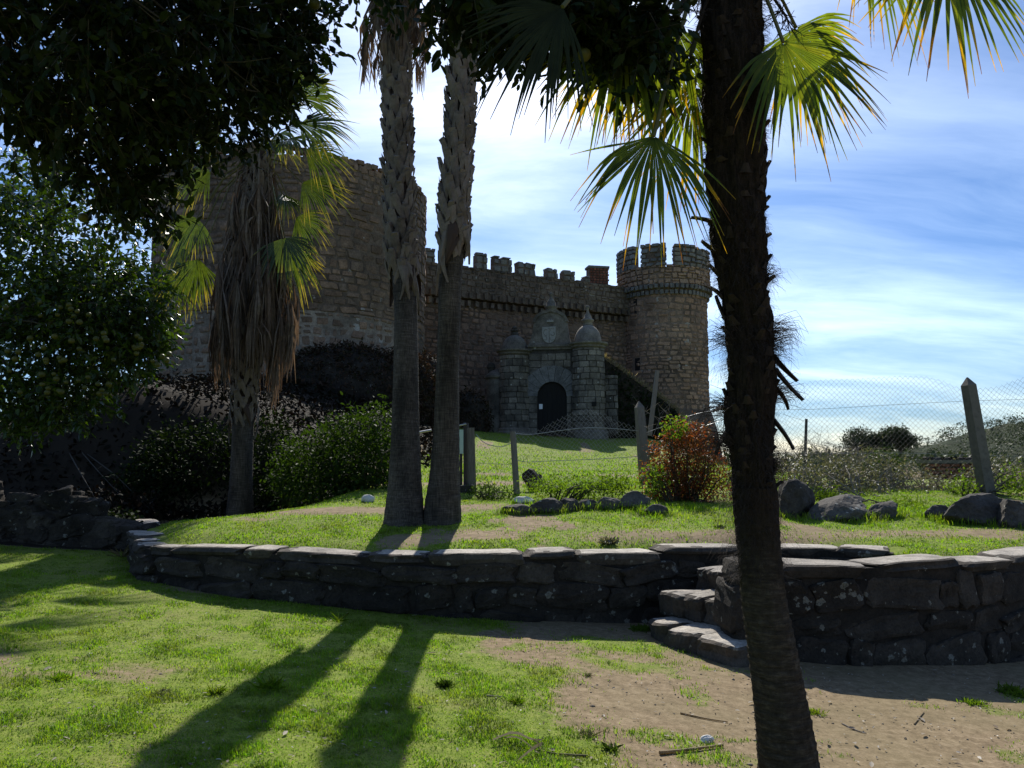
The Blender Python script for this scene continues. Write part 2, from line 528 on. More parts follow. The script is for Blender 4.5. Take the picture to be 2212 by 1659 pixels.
MAT['shadefrond'] = leaf_mat('shaded_fan_leaflet', [(0.016, 0.022, 0.008), (0.024, 0.03, 0.01)], 0.1, (1.5, 1.4, 0.5), 0.6, 0.15)  # leaf colour darkened to stand for deep shade
MAT['wfrond'] = leaf_mat('washingtonia_leaflet', [(0.05, 0.075, 0.015), (0.035, 0.06, 0.013), (0.065, 0.088, 0.018)], 0.45, (2.1, 2.0, 0.6), 0.33, 0.5,
                         tips=[(0.75, 1.0, (0.25, 0.2, 0.05))])
MAT['petiole'] = plain_mat('palm_petiole', (0.08, 0.085, 0.025), (0.13, 0.115, 0.04), 9, rough=0.5)
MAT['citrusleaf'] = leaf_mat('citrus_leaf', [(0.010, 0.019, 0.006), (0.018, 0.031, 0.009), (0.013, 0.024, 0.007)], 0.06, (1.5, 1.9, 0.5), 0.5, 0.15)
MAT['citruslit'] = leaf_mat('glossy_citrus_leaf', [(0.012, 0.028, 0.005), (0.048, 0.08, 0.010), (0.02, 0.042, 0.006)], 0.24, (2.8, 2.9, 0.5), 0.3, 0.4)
MAT['fruit'] = plain_mat('unripe_citrus_skin', (0.04, 0.05, 0.01), (0.085, 0.08, 0.012), 9, rough=0.5, spec=0.3)
MAT['ivy'] = leaf_mat('ivy_leaf', [(0.010, 0.018, 0.006), (0.018, 0.029, 0.008), (0.013, 0.022, 0.007)], 0.14, (1.8, 2.0, 0.5), 0.7, 0.06)
MAT['bushleaf'] = leaf_mat('hedge_leaf', [(0.016, 0.032, 0.008), (0.03, 0.052, 0.012), (0.022, 0.04, 0.012)], 0.3, (2.2, 2.4, 0.5), 0.6, 0.06)
MAT['redleaf'] = leaf_mat('rusty_shrub_leaf', [(0.2, 0.055, 0.022), (0.13, 0.045, 0.018), (0.09, 0.085, 0.025), (0.24, 0.085, 0.03), (0.075, 0.075, 0.02)], 0.4, (1.9, 1.3, 0.7), 0.5, 0.3)
MAT['bramble'] = leaf_mat('bramble_leaf', [(0.1, 0.105, 0.065), (0.17, 0.155, 0.11), (0.075, 0.095, 0.04), (0.2, 0.18, 0.14)], 0.3, (1.5, 1.5, 0.7), 0.5, 0.35)
MAT['weedleaf'] = leaf_mat('bright_weed_leaf', [(0.06, 0.11, 0.018), (0.1, 0.15, 0.026), (0.075, 0.12, 0.02)], 0.45, (2.2, 2.3, 0.5), 0.65, 0.06)
MAT['brownivy'] = leaf_mat('dry_creeper', [(0.012, 0.008, 0.006), (0.021, 0.014, 0.009), (0.011, 0.010, 0.006), (0.008, 0.012, 0.005)], 0.05, (1.5, 1.2, 0.8), 0.8, 0.1)
MAT['creeper'] = leaf_mat('brown_creeper', [(0.045, 0.029, 0.02), (0.075, 0.047, 0.032), (0.03, 0.022, 0.015), (0.03, 0.034, 0.015)], 0.1, (1.5, 1.2, 0.8), 0.85, 0.08)
MAT['drygrass'] = leaf_mat('dry_grass', [(0.22, 0.17, 0.1), (0.3, 0.24, 0.15), (0.12, 0.13, 0.05)], 0.4, (1.5, 1.4, 0.8), 0.7, 0.2)
MAT['grass'] = leaf_mat('grass_blade', [(0.14, 0.26, 0.016), (0.2, 0.335, 0.023), (0.105, 0.21, 0.014), (0.27, 0.32, 0.06), (0.165, 0.29, 0.018)], 0.5, (1.6, 1.75, 0.35), 0.55, 0.2, patch=(0.24, 0.205, 0.085))
MAT['pine'] = leaf_mat('far_tree_leaf', [(0.022, 0.038, 0.015), (0.038, 0.056, 0.022), (0.03, 0.046, 0.019)], 0.2, (1.4, 1.5, 0.7), 0.6, 0.25)
MAT['litter'] = leaf_mat('fallen_leaf', [(0.25, 0.2, 0.14), (0.4, 0.36, 0.29), (0.12, 0.08, 0.05), (0.55, 0.52, 0.46)], 0.2, (1.2, 1.1, 0.9), 0.7, 0.2)


def ground_mat():
    m, nt, out = new_mat('lawn_and_earth')
    p = pos_(nt)
    dirt = N(nt, 'ShaderNodeAttribute', None, attribute_name='dirt').outputs['Fac']
    n1 = NOISE(nt, p, 1.7, 8.0, 0.65)
    n2 = NOISE(nt, p, 13.0, 8.0, 0.7)
    n3 = NOISE(nt, p, 60.0, 4.0, 0.7)
    f = M_(nt, 'ADD', dirt, M_(nt, 'MULTIPLY', M_(nt, 'SUBTRACT', M_(nt, 'ADD', n1, n2), 1.0), 0.7))
    g = RAMP(nt, n2, [(0.3, (0.07, 0.105, 0.012)), (0.5, (0.155, 0.21, 0.022)), (0.72, (0.24, 0.26, 0.06))])
    g = MIX(nt, 1.0, g, RAMP(nt, n3, [(0.3, 0.55), (0.5, 1.0), (0.7, 1.3)]), 'MULTIPLY')
    g = MIX(nt, RAMP(nt, NOISE(nt, p, 0.9, 5.0, 0.65), [(0.5, 0.0), (0.68, 0.45)]), g, (0.22, 0.18, 0.085))
    e = RAMP(nt, n2, [(0.28, (0.105, 0.074, 0.04)), (0.5, (0.215, 0.158, 0.092)), (0.75, (0.35, 0.268, 0.17))])
    e = MIX(nt, 1.0, e, RAMP(nt, n3, [(0.3, 0.7), (0.5, 1.0), (0.72, 1.25)]), 'MULTIPLY')
    e = MIX(nt, RAMP(nt, NOISE(nt, p, 0.8, 3.0), [(0.4, 0.0), (0.7, 0.6)]), e, (0.2, 0.165, 0.085))
    c = MIX(nt, RAMP(nt, f, [(0.38, 0.0), (0.62, 1.0)]), g, e)
    dark_soil = MIX(nt, n2, (0.016, 0.012, 0.009), (0.04, 0.03, 0.02))  # near-black soil: far valley, and shade painted on the left bank
    c = MIX(nt, N(nt, 'ShaderNodeMapRange', {0: dirt, 1: 1.1, 2: 1.8}).outputs[0], c, dark_soil)
    h = M_(nt, 'ADD', M_(nt, 'MULTIPLY', n2, 0.6), M_(nt, 'MULTIPLY', n3, 0.3))
    finish(nt, out, c, 0.95, 0.15, h, 0.012, 0.6)
    return m


MAT['ground'] = ground_mat()


def hill_mat():
    m, nt, out = new_mat('wooded_hillside')
    p = pos_(nt)
    n1 = NOISE(nt, p, 0.09, 8.0, 0.7)
    n2 = NOISE(nt, p, 0.5, 6.0, 0.7)
    c = RAMP(nt, n1, [(0.35, (0.018, 0.03, 0.013)), (0.55, (0.032, 0.046, 0.02)), (0.75, (0.065, 0.07, 0.036))])
    c = MIX(nt, 1.0, c, RAMP(nt, n2, [(0.3, 0.55), (0.7, 1.3)]), 'MULTIPLY')
    finish(nt, out, c, 0.95, 0.1, n2, 0.6, 1.0)
    return m


MAT['hill'] = hill_mat()

# ---------------------------------------------------------------- ground
# centre lines of the two dry-stone terrace walls (x, y), and the outline of the terrace
ZTOP = 0.66
WALL_A = [(-6.05, 12.9), (-5.0, 10.75), (-4.2, 9.3), (-3.95, 8.93), (-3.4, 8.64), (-2.9, 8.45), (-1.9, 8.22), (-0.9, 8.10), (0.2, 8.16), (1.2, 8.36), (2.1, 8.62), (3.1, 8.72), (4.0, 8.3)]
WALL_B = [(2.02, 7.3), (2.5, 7.2), (3.2, 7.2), (4.1, 7.46), (5.0, 7.9), (6.2, 8.6), (8.0, 9.6), (11.0, 11.5)]


def dist_line(x, y, pts):
    d = np.full(np.shape(x), 1e9)
    for (x0, y0), (x1, y1) in zip(pts[:-1], pts[1:]):
        ex, ey = x1 - x0, y1 - y0
        t = np.clip(((x - x0) * ex + (y - y0) * ey) / (ex * ex + ey * ey), 0, 1)
        d = np.minimum(d, np.hypot(x - x0 - t * ex, y - y0 - t * ey))
    return d


def inside(x, y, poly):
    r = np.zeros(np.shape(x), dtype=bool)
    n = len(poly)
    for i in range(n):
        (x0, y0), (x1, y1) = poly[i], poly[(i + 1) % n]
        c = ((y0 > y) != (y1 > y))
        xx = x0 + (y - y0) * (x1 - x0) / ((y1 - y0) if y1 != y0 else 1e-9)
        r ^= c & (x < xx)
    return r


TERR = [tuple(p) for p in interp_path(WALL_A[:-1], 40)] + [(3.6, 8.5), (3.75, 7.35)] + [tuple(p) for p in interp_path(WALL_B[3:], 24)] + [(60, 14), (60, 90), (-60, 90), (-60, 13.2), (-9, 13.0)]
TERR_EDGE = TERR + [TERR[0]]


def lower_z(x, y):
    z = -0.062 * np.clip(x, -9, 7)
    z = z + 0.06 * np.maximum(0, y - 9.3) * sstep(-3.0, -5.0, x)
    return z + 0.05 * (fbm(x * 0.8, y * 0.8, 3) - 0.5)


def upper_z(x, y):
    z = np.interp(y, [7, 8.2, 9.6, 11, 14, 20, 30, 37, 47, 60, 90], [0.64, 0.655, 0.75, 0.87, 1.02, 1.16, 1.38, 1.64, 2.75, 3.3, 3.6])
    bank = np.interp(x, [-16, -12.5, -11, -9.1, -6.8, -5.2, -3.6, -2.4], [.5, .75, 1.3, 2.0, 1.6, .9, .2, 0]) * sstep(15.5, 18.4, y) * (1 - .6 * sstep(24, 36, y))
    mound = 3.0 * np.exp(-((x + 14) / 11.0) ** 2 - ((y - 38) / 13.0) ** 2)
    z = z - .78 * sstep(-2.4, -4.7, x) * sstep(9.6, 14.2, y) * (1 - sstep(15.8, 18.5, y))
    z = z + mound + bank
    drop = sstep(2, 16, x - 0.12 * y) * np.maximum(0, y - 17.5) * 0.16
    z = z - np.minimum(drop, 14.0)
    far = sstep(62, 110, y)
    z = z * (1 - far) + far * np.minimum(z, -6.0)
    return z + 0.10 * (fbm(x * 0.6, y * 0.6, 7) - 0.5) * sstep(8.3, 10, y) + 0.03 * (fbm(x * 3, y * 3, 9) - 0.5)


def ground_z(x, y):
    x, y = np.asarray(x, float), np.asarray(y, float)
    ins = inside(x, y, TERR)
    near = np.exp(-(dist_line(x, y, TERR_EDGE) / .3) ** 2)
    return np.where(ins, upper_z(x, y) - .10 * near, lower_z(x, y))


def ground_h(x, y):
    return float(ground_z(np.array([x]), np.array([y]))[0])


def on_ground(dx, dy, lo=3.0, hi=60.0):
    """first point of the ground seen at that spot of the photograph"""
    Y = np.linspace(lo, hi, 1500)
    a, b = at(dx, dy, 1.0), at(dx, dy, 2.0)
    d = b - a
    X = a.x + d.x * (Y - 1)
    Z = a.z + d.z * (Y - 1)
    g = ground_z(X, Y)
    k = np.nonzero(Z <= g)[0]
    i = int(k[0]) if len(k) else len(Y) - 1
    return Vector((float(X[i]), float(Y[i]), float(g[i])))


def dirt_at(x, y):
    """how bare the soil is: 0 grass, 1 earth"""
    x, y = np.asarray(x, float), np.asarray(y, float)
    ins = inside(x, y, TERR)
    n = fbm(x * 0.9, y * 0.9, 21, 4)
    n2 = fbm(x * 3.1, y * 3.1, 23, 3)
    low = 0.12 + 0.95 * sstep(-0.35, 1.5, x + (n - 0.5) * 2.6 + 0.16 * (y - 5.0))
    # dry strips on the left of the lawn
    low = np.maximum(low, 0.75 * sstep(0.60, 0.78, fbm(x * 0.5 + 4, y * 1.3, 31, 4)))
    low = np.maximum(low, 0.55 * sstep(0.42, 0.62, n) * sstep(-1.6, -2.4, x) * sstep(6.3, 5.5, y))
    low = low * (1 - 0.85 * np.exp(-((x - 1.0) / 0.55) ** 2 - ((y - 7.15) / 0.35) ** 2))
    low = low * (1 - 0.5 * sstep(0.55, 0.7, n2))
    up = 0.10 + 0.62 * np.exp(-((y - 8.95 - 0.06 * x) / 0.42) ** 2) * sstep(-0.5, 1.4, x) + 0.8 * sstep(0.64, 0.8, n)
    path = np.exp(-(np.hypot((x + 1.0 - 0.0 * y) / 1.3, (y - 11.2) / 0.5)) ** 2) + 0.9 * np.exp(-((y - 15.6 - 0.2 * x) / 0.9) ** 2) * sstep(1.5, 0.0, x)
    path = path + np.exp(-((x + 2.6) / 1.3) ** 2 - ((y - 10.8) / 0.45) ** 2)
    up = np.maximum(up, path)
    up = np.maximum(up, 0.7 * sstep(-4.6, -6.0, x) * sstep(13.6, 15.0, y))
    bank_shade = sstep(-2.6, -3.6, x) * sstep(16.0, 16.8, y) * sstep(44, 34, y)  # bank soil coloured dark to stand for its shade
    up = up * (1 - bank_shade) + 2 * bank_shade
    up = up + (1.7 - up) * sstep(44, 60, y)
    rank = (y > 10.3) & (x < -5.0 - .5 * (y - 10.6) + .6 * (fbm(x, y, 61, 2) - .5))
    return np.where(rank, 2.0, np.clip(np.where(ins, up, low), 0, 2))


def axis(lo, a, b, hi, step, grow=1.13):
    v = list(np.arange(a, b + 1e-6, step))
    s, x = step, b
    while x < hi:
        s *= grow
        x += s
        v.append(x)
    s, x = step, a
    while x > lo:
        s *= grow
        x -= s
        v.insert(0, x)
    return np.array(v)


gx = axis(-420, -6.2, 7.0, 420, 0.065)
gy = axis(-60, 3.2, 13.0, 620, 0.065)
GX, GY = np.meshgrid(gx, gy)
GXf, GYf = GX.ravel(), GY.ravel()
GZ = ground_z(GXf, GYf)
nx_, ny_ = len(gx), len(gy)
ii = (np.arange(ny_ - 1)[:, None] * nx_ + np.arange(nx_ - 1)[None, :]).ravel()
GF = np.stack([ii, ii + 1, ii + 1 + nx_, ii + nx_], 1)
gme = mesh_data('ground', np.stack([GXf, GYf, GZ], 1), GF, smooth=False)
att = gme.attributes.new('dirt', 'FLOAT', 'POINT')
att.data.foreach_set('value', dirt_at(GXf, GYf).astype(np.float32))
link('ground', gme, MAT['ground'], kind='structure')

# wooded hills beyond the valley
hx = np.linspace(-500, 700, 260)
hy = np.concatenate([np.linspace(120, 420, 70), np.linspace(430, 1500, 30)])
HX, HY = np.meshgrid(hx, hy)
hxf, hyf = HX.ravel(), HY.ravel()
ridge = np.interp(hxf, [-500, -200, 0, 90, 115, 148, 166, 184, 215, 260, 400, 700], [10, 2, -6, -3, 0, 2.6, 6.5, 11.5, 18, 24, 40, 50])
prof = sstep(125, 285, hyf) * (1 - 0.75 * sstep(290, 460, hyf))
HZ = -16 + (ridge + 16) * prof + (fbm(hxf * 0.045, hyf * 0.045, 5, 5) - 0.5) * 10 * prof + (fbm(hxf * 0.2, hyf * 0.2, 6, 3) - 0.5) * 2.2
k = len(hx)
ii = (np.arange(len(hy) - 1)[:, None] * k + np.arange(k - 1)[None, :]).ravel()
link('hills', mesh_data('hills', np.stack([hxf, hyf, HZ], 1), np.stack([ii, ii + 1, ii + 1 + k, ii + k], 1), smooth=True), MAT['hill'], kind='structure')


# ---------------------------------------------------------------- stones
def hash3(V, s):
    v = np.sin(V @ np.array([12.9898, 78.233, 37.719]) * 3.1 + s * 17.17) * 43758.5453
    return v - np.floor(v)


def block_mesh(name, nx, ny, nz, seed, jit=0.06, rnd=0.22, front_only=False):
    """a rough stone of unit size, front at y = -0.5, with rounded edges"""
    def ax(n):
        v = np.linspace(-0.5, 0.5, n + 1)
        if n >= 3:
            v[1], v[-2] = -0.5 + 0.13, 0.5 - 0.13
        return v
    X, Y_, Z = ax(nx), ax(ny), ax(nz)
    V, idx, F = [], {}, []

    def vid(i, j, k):
        if (i, j, k) not in idx:
            idx[(i, j, k)] = len(V)
            V.append((X[i], Y_[j], Z[k]))
        return idx[(i, j, k)]
    for i in range(nx):
        for k in range(nz):
            F.append((vid(i, 0, k), vid(i + 1, 0, k), vid(i + 1, 0, k + 1), vid(i, 0, k + 1)))
            if not front_only:
                F.append((vid(i, ny, k), vid(i, ny, k + 1), vid(i + 1, ny, k + 1), vid(i + 1, ny, k)))
    for j in range(ny):
        for k in range(nz):
            F.append((vid(0, j, k), vid(0, j, k + 1), vid(0, j + 1, k + 1), vid(0, j + 1, k)))
            F.append((vid(nx, j, k), vid(nx, j + 1, k), vid(nx, j + 1, k + 1), vid(nx, j, k + 1)))
    for i in range(nx):
        for j in range(ny):
            F.append((vid(i, j, 0), vid(i, j + 1, 0), vid(i + 1, j + 1, 0), vid(i + 1, j, 0)))
            F.append((vid(i, j, nz), vid(i + 1, j, nz), vid(i + 1, j + 1, nz), vid(i, j + 1, nz)))
    P = np.array(V)
    # rounding: corners and edges cut back
    a = np.abs(P) * 2
    over = np.maximum(0, a - 0.55) / 0.45
    cnt = (over ** 2).sum(1) - (over ** 2).max(1)
    P = P * (1 - rnd * 0.5 * np.clip(cnt, 0, 1.6))[:, None]
    rs = np.random.RandomState(seed)
    ph = rs.rand(3, 3) * 6.28
    for d in range(3):
        P[:, d] += jit * (np.sin(P[:, 0] * 5 + ph[d, 0]) * np.sin(P[:, 1] * 4 + ph[d, 1]) + np.sin(P[:, 2] * 6 + ph[d, 2])) * 0.5
        P[:, d] += jit * 0.7 * (hash3(np.array(V) + d, seed) - 0.5)
    return mesh_data(name, P, F)


FAR_BLOCKS = [block_mesh('rough_block', 3, 1, 3, s, 0.11, 0.34, True) for s in range(10)]
COPING_BLOCKS = [block_mesh('coping_slab', 7, 5, 4, 70 + s, 0.07, 0.2) for s in range(8)]
NEAR_BLOCKS = [block_mesh('walling_block', 7, 4, 6, 20 + s, 0.085, 0.17) for s in range(12)]


def block_arrays(blocks):
    out = []
    for me in blocks:
        co = np.empty(len(me.vertices) * 3, dtype=np.float32)
        me.vertices.foreach_get('co', co)
        out.append((co.reshape(-1, 3), np.array([list(p.vertices) for p in me.polygons], dtype=np.int32)))
    return out


ASHLAR_BLOCKS = [block_mesh('rough_block', 3, 1, 3, 50 + s, 0.035, 0.1, True) for s in range(6)]
FAR_ARR = block_arrays(FAR_BLOCKS)
ASHLAR_ARR = block_arrays(ASHLAR_BLOCKS)

# things of the foreground that hide masonry behind them (photo outline), used to choose which stones are separate
HIDERS = [[(0, 0), (730, 0), (560, 330), (640, 380), (620, 680), (560, 860), (560, 1150), (0, 1200)],
          [(812, 0), (900, 0), (905, 900), (915, 1130), (835, 1130), (845, 560)], [(955, 0), (1020, 0), (1000, 560), (995, 1130), (915, 1130), (945, 560)],
          [(1500, 0), (1665, 0), (1690, 700), (1690, 1300), (1800, 1659), (1640, 1659), (1560, 900)],
          [(570, 860), (700, 740), (850, 740), (850, 1100), (560, 1100)]]


def shown(p, tol=0):
    X, Y_ = proj(*p)
    if X < 4 or X > 2208 or Y_ < 4 or Y_ > 1655:
        return False
    for h in HIDERS:
        if bool(inside(np.array([X]), np.array([Y_]), h)[0]):
            return False
    return True


def masonry(parent, mat, places, rng, limit=300, name='stone', crisp=False):
    """places: (x, y, z, rotz, w, d, h). The ones that show largest become stones of their own, the rest one joined facing."""
    sc = []
    for i, (x, y, z, rz, w, d, h) in enumerate(places):
        n = (math.sin(rz), -math.cos(rz))
        f = -(n[0] * x + n[1] * y) / math.hypot(x, y)
        s = w * h / (x * x + y * y) * max(0.02, f)
        sc.append((s if (f > 0.08 and shown((x, y, z))) else 0.0, i))
    order = sorted(sc, reverse=True)
    own = [i for s, i in order[:limit] if s > 0]
    rest = [i for s, i in order if i not in set(own)]
    base = world_loc(parent)
    for i in own:
        x, y, z, rz, w, d, h = places[i]
        q = .12 if crisp else 1.0
        link(name, rng.choice(ASHLAR_BLOCKS if crisp else FAR_BLOCKS), mat, parent, loc=Vector((x, y, z)) - base, rot=(rng.uniform(-.04, .04) * q, rng.uniform(-.1, .1) * q, rz + rng.uniform(-.05, .05) * q), scale=(w, d, h))
    if rest:
        Vs, Fs, n = [], [], 0
        for i in rest:
            x, y, z, rz, w, d, h = places[i]
            P, F = rng.choice(ASHLAR_ARR if crisp else FAR_ARR)
            P = P * np.array([w, d, h])
            tl = rng.uniform(-.1, .1) * (.12 if crisp else 1)
            P = np.stack([P[:, 0] - tl * P[:, 2], P[:, 1], P[:, 2] + tl * P[:, 0]], 1)
            ca, sa = math.cos(rz), math.sin(rz)
            Vs.append(np.stack([P[:, 0] * ca - P[:, 1] * sa + x, P[:, 0] * sa + P[:, 1] * ca + y, P[:, 2] + z], 1))
            Fs.append(F + n)
            n += len(P)
        obj('stone_facing', np.concatenate(Vs), np.concatenate(Fs), mat, parent, kind='stuff')


for me in FAR_BLOCKS + ASHLAR_BLOCKS:
    me.materials.append(None)


def link_mat(o, mat):
    o.material_slots[0].link = 'OBJECT'
    o.material_slots[0].material = mat


def sunlit_top(me):  # upward faces coloured as sunlit, the others as shaded
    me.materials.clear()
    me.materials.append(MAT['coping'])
    me.materials.append(MAT['littop'])
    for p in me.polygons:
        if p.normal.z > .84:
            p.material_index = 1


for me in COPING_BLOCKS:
    sunlit_top(me)

_link = link


def link(name, me, mat=None, *a, **k):      # alike blocks share mesh data, the material sits on the object
    if me is not None and me.users >= 0 and me.name.split('.')[0] in ('rough_block', 'walling_block'):
        if len(me.materials) == 0:
            me.materials.append(None)
        o = _link(name, me, None, *a, **k)
        link_mat(o, mat)
        return o
    return _link(name, me, mat, *a, **k)


def courses(length, z0, z1, rng, h=(0.28, 0.46), w=(0.35, 0.8), gap=0.035, top=None, irr=1.0):
    """running courses on an unrolled face: (s, z, w, h)"""
    out, z = [], z0
    while z < z1 - 0.12:
        hh = min(rng.uniform(*h), z1 - z)
        s = -rng.uniform(0, w[1])
        while s < length:
            ww = rng.uniform(*w) * (0.8 if rng.random() < .3 else 1.0)
            a, b = max(0, s), min(length, s + ww)
            if b - a > 0.12:
                dz = rng.uniform(-.045, .045) * irr
                hv = hh * (1 + rng.uniform(-.14, .12) * irr)
                if irr > .5 and rng.random() < 0.16 and hh > 0.33:
                    out.append(((a + b) / 2, z + hh * .26 + dz, b - a - gap, hh * .5 - gap))
                    out.append(((a + b) / 2, z + hh * .76 + dz, b - a - gap, hh * .5 - gap))
                else:
                    out.append(((a + b) / 2, z + hh / 2 + dz, (b - a) * (1 + rng.uniform(-.04, .03) * irr) - gap, hv - gap * rng.uniform(.6, 1.5)))
            s += ww
        z += hh
    if top is not None:
        out = [o for o in out if o[1] + o[3] / 2 < top(o[0])]
    return out


def cyl_places(c, Rr, z0, z1, t0, t1, rng, depth=0.3, **k):
    L = Rr * (t1 - t0)
    top = k.pop('top', None)
    tp = (lambda s: top(t0 + s / Rr)) if top else None
    res = []
    for s, z, w, h in courses(L, z0, z1, rng, top=tp, **k):
        th = t0 + s / Rr
        r = Rr - depth / 2 + rng.uniform(-.02, .035)
        res.append((c[0] + r * math.cos(th), c[1] + r * math.sin(th), z, th + math.pi / 2, w, depth, h))
    return res


def line_places(p, q, z0, z1, rng, depth=0.3, **k):
    """face from p to q (seen with p on the left), front towards the viewer's side"""
    dx, dy = q[0] - p[0], q[1] - p[1]
    L = math.hypot(dx, dy)
    dx, dy = dx / L, dy / L
    n = (dy, -dx)
    rz = math.atan2(dy, dx)
    res = []
    for s, z, w, h in courses(L, z0, z1, rng, **k):
        o = -depth / 2 + rng.uniform(-.02, .03)
        res.append((p[0] + dx * s + n[0] * o, p[1] + dy * s + n[1] * o, z, rz, w, depth, h))
    return res


# ---------------------------------------------------------------- great round tower
rng = random.Random(11)
TC, TR = (-12.35, 43.5), 7.4
TZ0, TZ1 = 2.0, 16.6
tower = thing('castle_tower', 'huge broad round stone tower without battlements, behind the shaggy palm', 'tower', (TC[0], TC[1], TZ0))
tt = lambda a: TZ1 - 0.05 + (0.2 if math.sin(a * 9) > .2 else 0)
mb = MB()
mb.lathe((TC[0], TC[1], 0), [(TR - 0.02, TZ0 - 2), (TR - 0.03, 8.6)], 72)
mb.build('lower_core', MAT['mortar'], tower)
mb = MB()
mb.lathe((TC[0], TC[1], 0), [(TR - 0.035, 8.6), (TR - 0.035, TZ1 - 0.5), (TR - 1.6, TZ1 - 0.45), (0.05, TZ1 - 0.9)], 72)
mb.build('upper_core', MAT['joint'], tower)
pl = cyl_places(TC, TR, TZ0, 8.6, R(180), R(365), rng, gap=0.09, h=(0.32, 0.6), w=(0.38, 0.95))
pl += cyl_places(TC, TR, 8.6, 14.9, R(180), R(365), rng, gap=0.02, h=(0.3, 0.6), w=(0.4, 1.25))
pl += cyl_places(TC, TR, 14.9, TZ1, R(178), R(368), rng, gap=0.03, h=(0.26, 0.42), w=(0.32, 0.62), top=tt)
# rubble along the broken rim
for i in range(90):
    a = R(176) + R(194) * (i + rng.random() * .6) / 90
    z = TZ1 - 0.16 + rng.uniform(-.16, .14) - .25 * float(fbm(np.array([a * 4.0]), np.array([1.0]), 3)[0] > .55)
    pl.append((TC[0] + (TR - .2) * math.cos(a), TC[1] + (TR - .2) * math.sin(a), z, a + math.pi / 2 + rng.uniform(-.3, .3), rng.uniform(.3, .55), .4, rng.uniform(.22, .42)))
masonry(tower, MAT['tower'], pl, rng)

# ---------------------------------------------------------------- curtain wall
CA, CB = (-5.75, 49.9), (9.2, 57.9)
CZ0, CZ1 = 2.0, 14.42
cw = thing('castle_wall', 'long battlemented castle wall joining the big tower and the slim crenellated tower', 'castle wall', ((CA[0] + CB[0]) / 2, (CA[1] + CB[1]) / 2, CZ0))
cdir = Vector((CB[0] - CA[0], CB[1] - CA[1], 0))
CL = cdir.length
cdir.normalize()
cnor = Vector((cdir.y, -cdir.x, 0))
crz = math.atan2(cdir.y, cdir.x)


def cpt(s, o, z):
    return (CA[0] + cdir.x * s + cnor.x * o, CA[1] + cdir.y * s + cnor.y * o, z)


mb = MB()
mb.box(cpt(CL / 2, -0.69, (CZ0 + 12.1) / 2 - 1), (CL, 1.3, 12.1 - CZ0 + 2), crz)
mb.box(cpt(CL / 2, -0.1, 13.2), (CL, 0.98, 2.1), crz)
mb.build('wall_core', MAT['joint'], cw)
pl = line_places(cpt(0, 0, 0), cpt(CL, 0, 0), CZ0, 11.6, rng, gap=0.03, h=(0.26, 0.52), w=(0.3, 0.9))
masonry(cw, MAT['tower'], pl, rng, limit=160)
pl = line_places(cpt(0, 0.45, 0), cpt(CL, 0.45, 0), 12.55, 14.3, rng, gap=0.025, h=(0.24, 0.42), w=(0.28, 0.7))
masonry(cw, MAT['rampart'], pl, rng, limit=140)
# corbels: two steps under the parapet
for i in range(30):
    s = 0.35 + i * (CL - 0.6) / 29
    for (o, z, w) in ((0.12, 11.85, .3), (0.3, 12.35, .32)):
        z2 = z + rng.uniform(-.03, .03)
        link('corbel', FAR_BLOCKS[i % 7], MAT['rampart'], cw, loc=Vector(cpt(s + rng.uniform(-.04, .04), o, z2)) - world_loc(cw), rot=(0, 0, crz), scale=(w, 0.62 if o > .2 else .4, .5))
# merlons, each of its own blocks; positions read off the skyline: (left, right, top row)
for (xl, xr, yt) in ((918, 941, 536), (1028, 1054, 547), (1066, 1107, 556), (1118, 1157, 566), (1181, 1205, 579), (1216, 1243, 585), (1262, 1276, 596), (1300, 1330, 622)):
    # where the line of sight meets the parapet's plane
    def hit(xx):
        d = at(xx, 560, 10.0)
        o = Vector(cpt(0, 0.42, 0))
        t = (o.x * cnor.x + o.y * cnor.y) / (d.x * cnor.x + d.y * cnor.y)
        p = Vector((d.x * t, d.y * t, 0))
        return (p - o).dot(cdir), p.y
    (s0, _), (s1, yy) = hit(xl), hit(xr)
    zt = at((xl + xr) / 2, yt, yy).z
    zb = CZ1 - 0.12
    if zt < zb + 0.2:
        continue
    me = MB()
    me.box(cpt((s0 + s1) / 2, 0.12, (zb + zt) / 2 - 0.1), (abs(s1 - s0) - 0.1, 0.5, zt - zb - 0.16), crz)
    mo = me.build('merlon', MAT['joint'], cw)
    z = zb - 0.1
    while z < zt - 0.08:
        h = min(rng.uniform(.34, .5), zt - z)
        s = s0
        while s < s1 - 0.05:
            w = min(rng.uniform(.4, .75), s1 - s)
            if s1 - s - w < 0.22:
                w = s1 - s
            o = link('stone', rng.choice(FAR_BLOCKS), MAT['parapet'], mo, loc=Vector(cpt(s + w / 2, 0.14, z + h / 2)) - world_loc(mo), rot=(0, rng.uniform(-.03, .03), crz), scale=(w - .03, .66, h - .03))
            s += w
        z += h

# brick chimney behind the parapet
cp = at(1290, 600, 57.5)
w_ = px(57.5, 44)
chim = thing('brick_chimney', 'red brick chimney stack behind the battlements beside the slim tower', 'chimney', (cp.x, cp.y, 13.4))
ct = at(1290, 578, 57.5).z
MB().box((cp.x, cp.y, (13.4 + ct - .15) / 2), (w_ - .06, .86, ct - .15 - 13.4), 0.2).build('stack', MAT['joint'], chim)
MB().box((cp.x, cp.y, ct - .06), (w_ + .12, 1.0, .17), 0.2).build('capping', MAT['parapet'], chim)
z = 13.5
row = 0
while z < ct - .2:
    for kx in range(6):
        ox = -w_ / 2 + w_ / 6 * (kx + .5) + (0 if row % 2 else .05)
        for sy in (-.43,):
            link('brick', FAR_BLOCKS[(kx + row) % 7], MAT['brick'], chim, loc=(ox * math.cos(.2) - sy * math.sin(.2), ox * math.sin(.2) + sy * math.cos(.2), z - 13.4 + .1), rot=(0, 0, .2), scale=(w_ / 6 - .03, .14, .17))
    z += .2
    row += 1

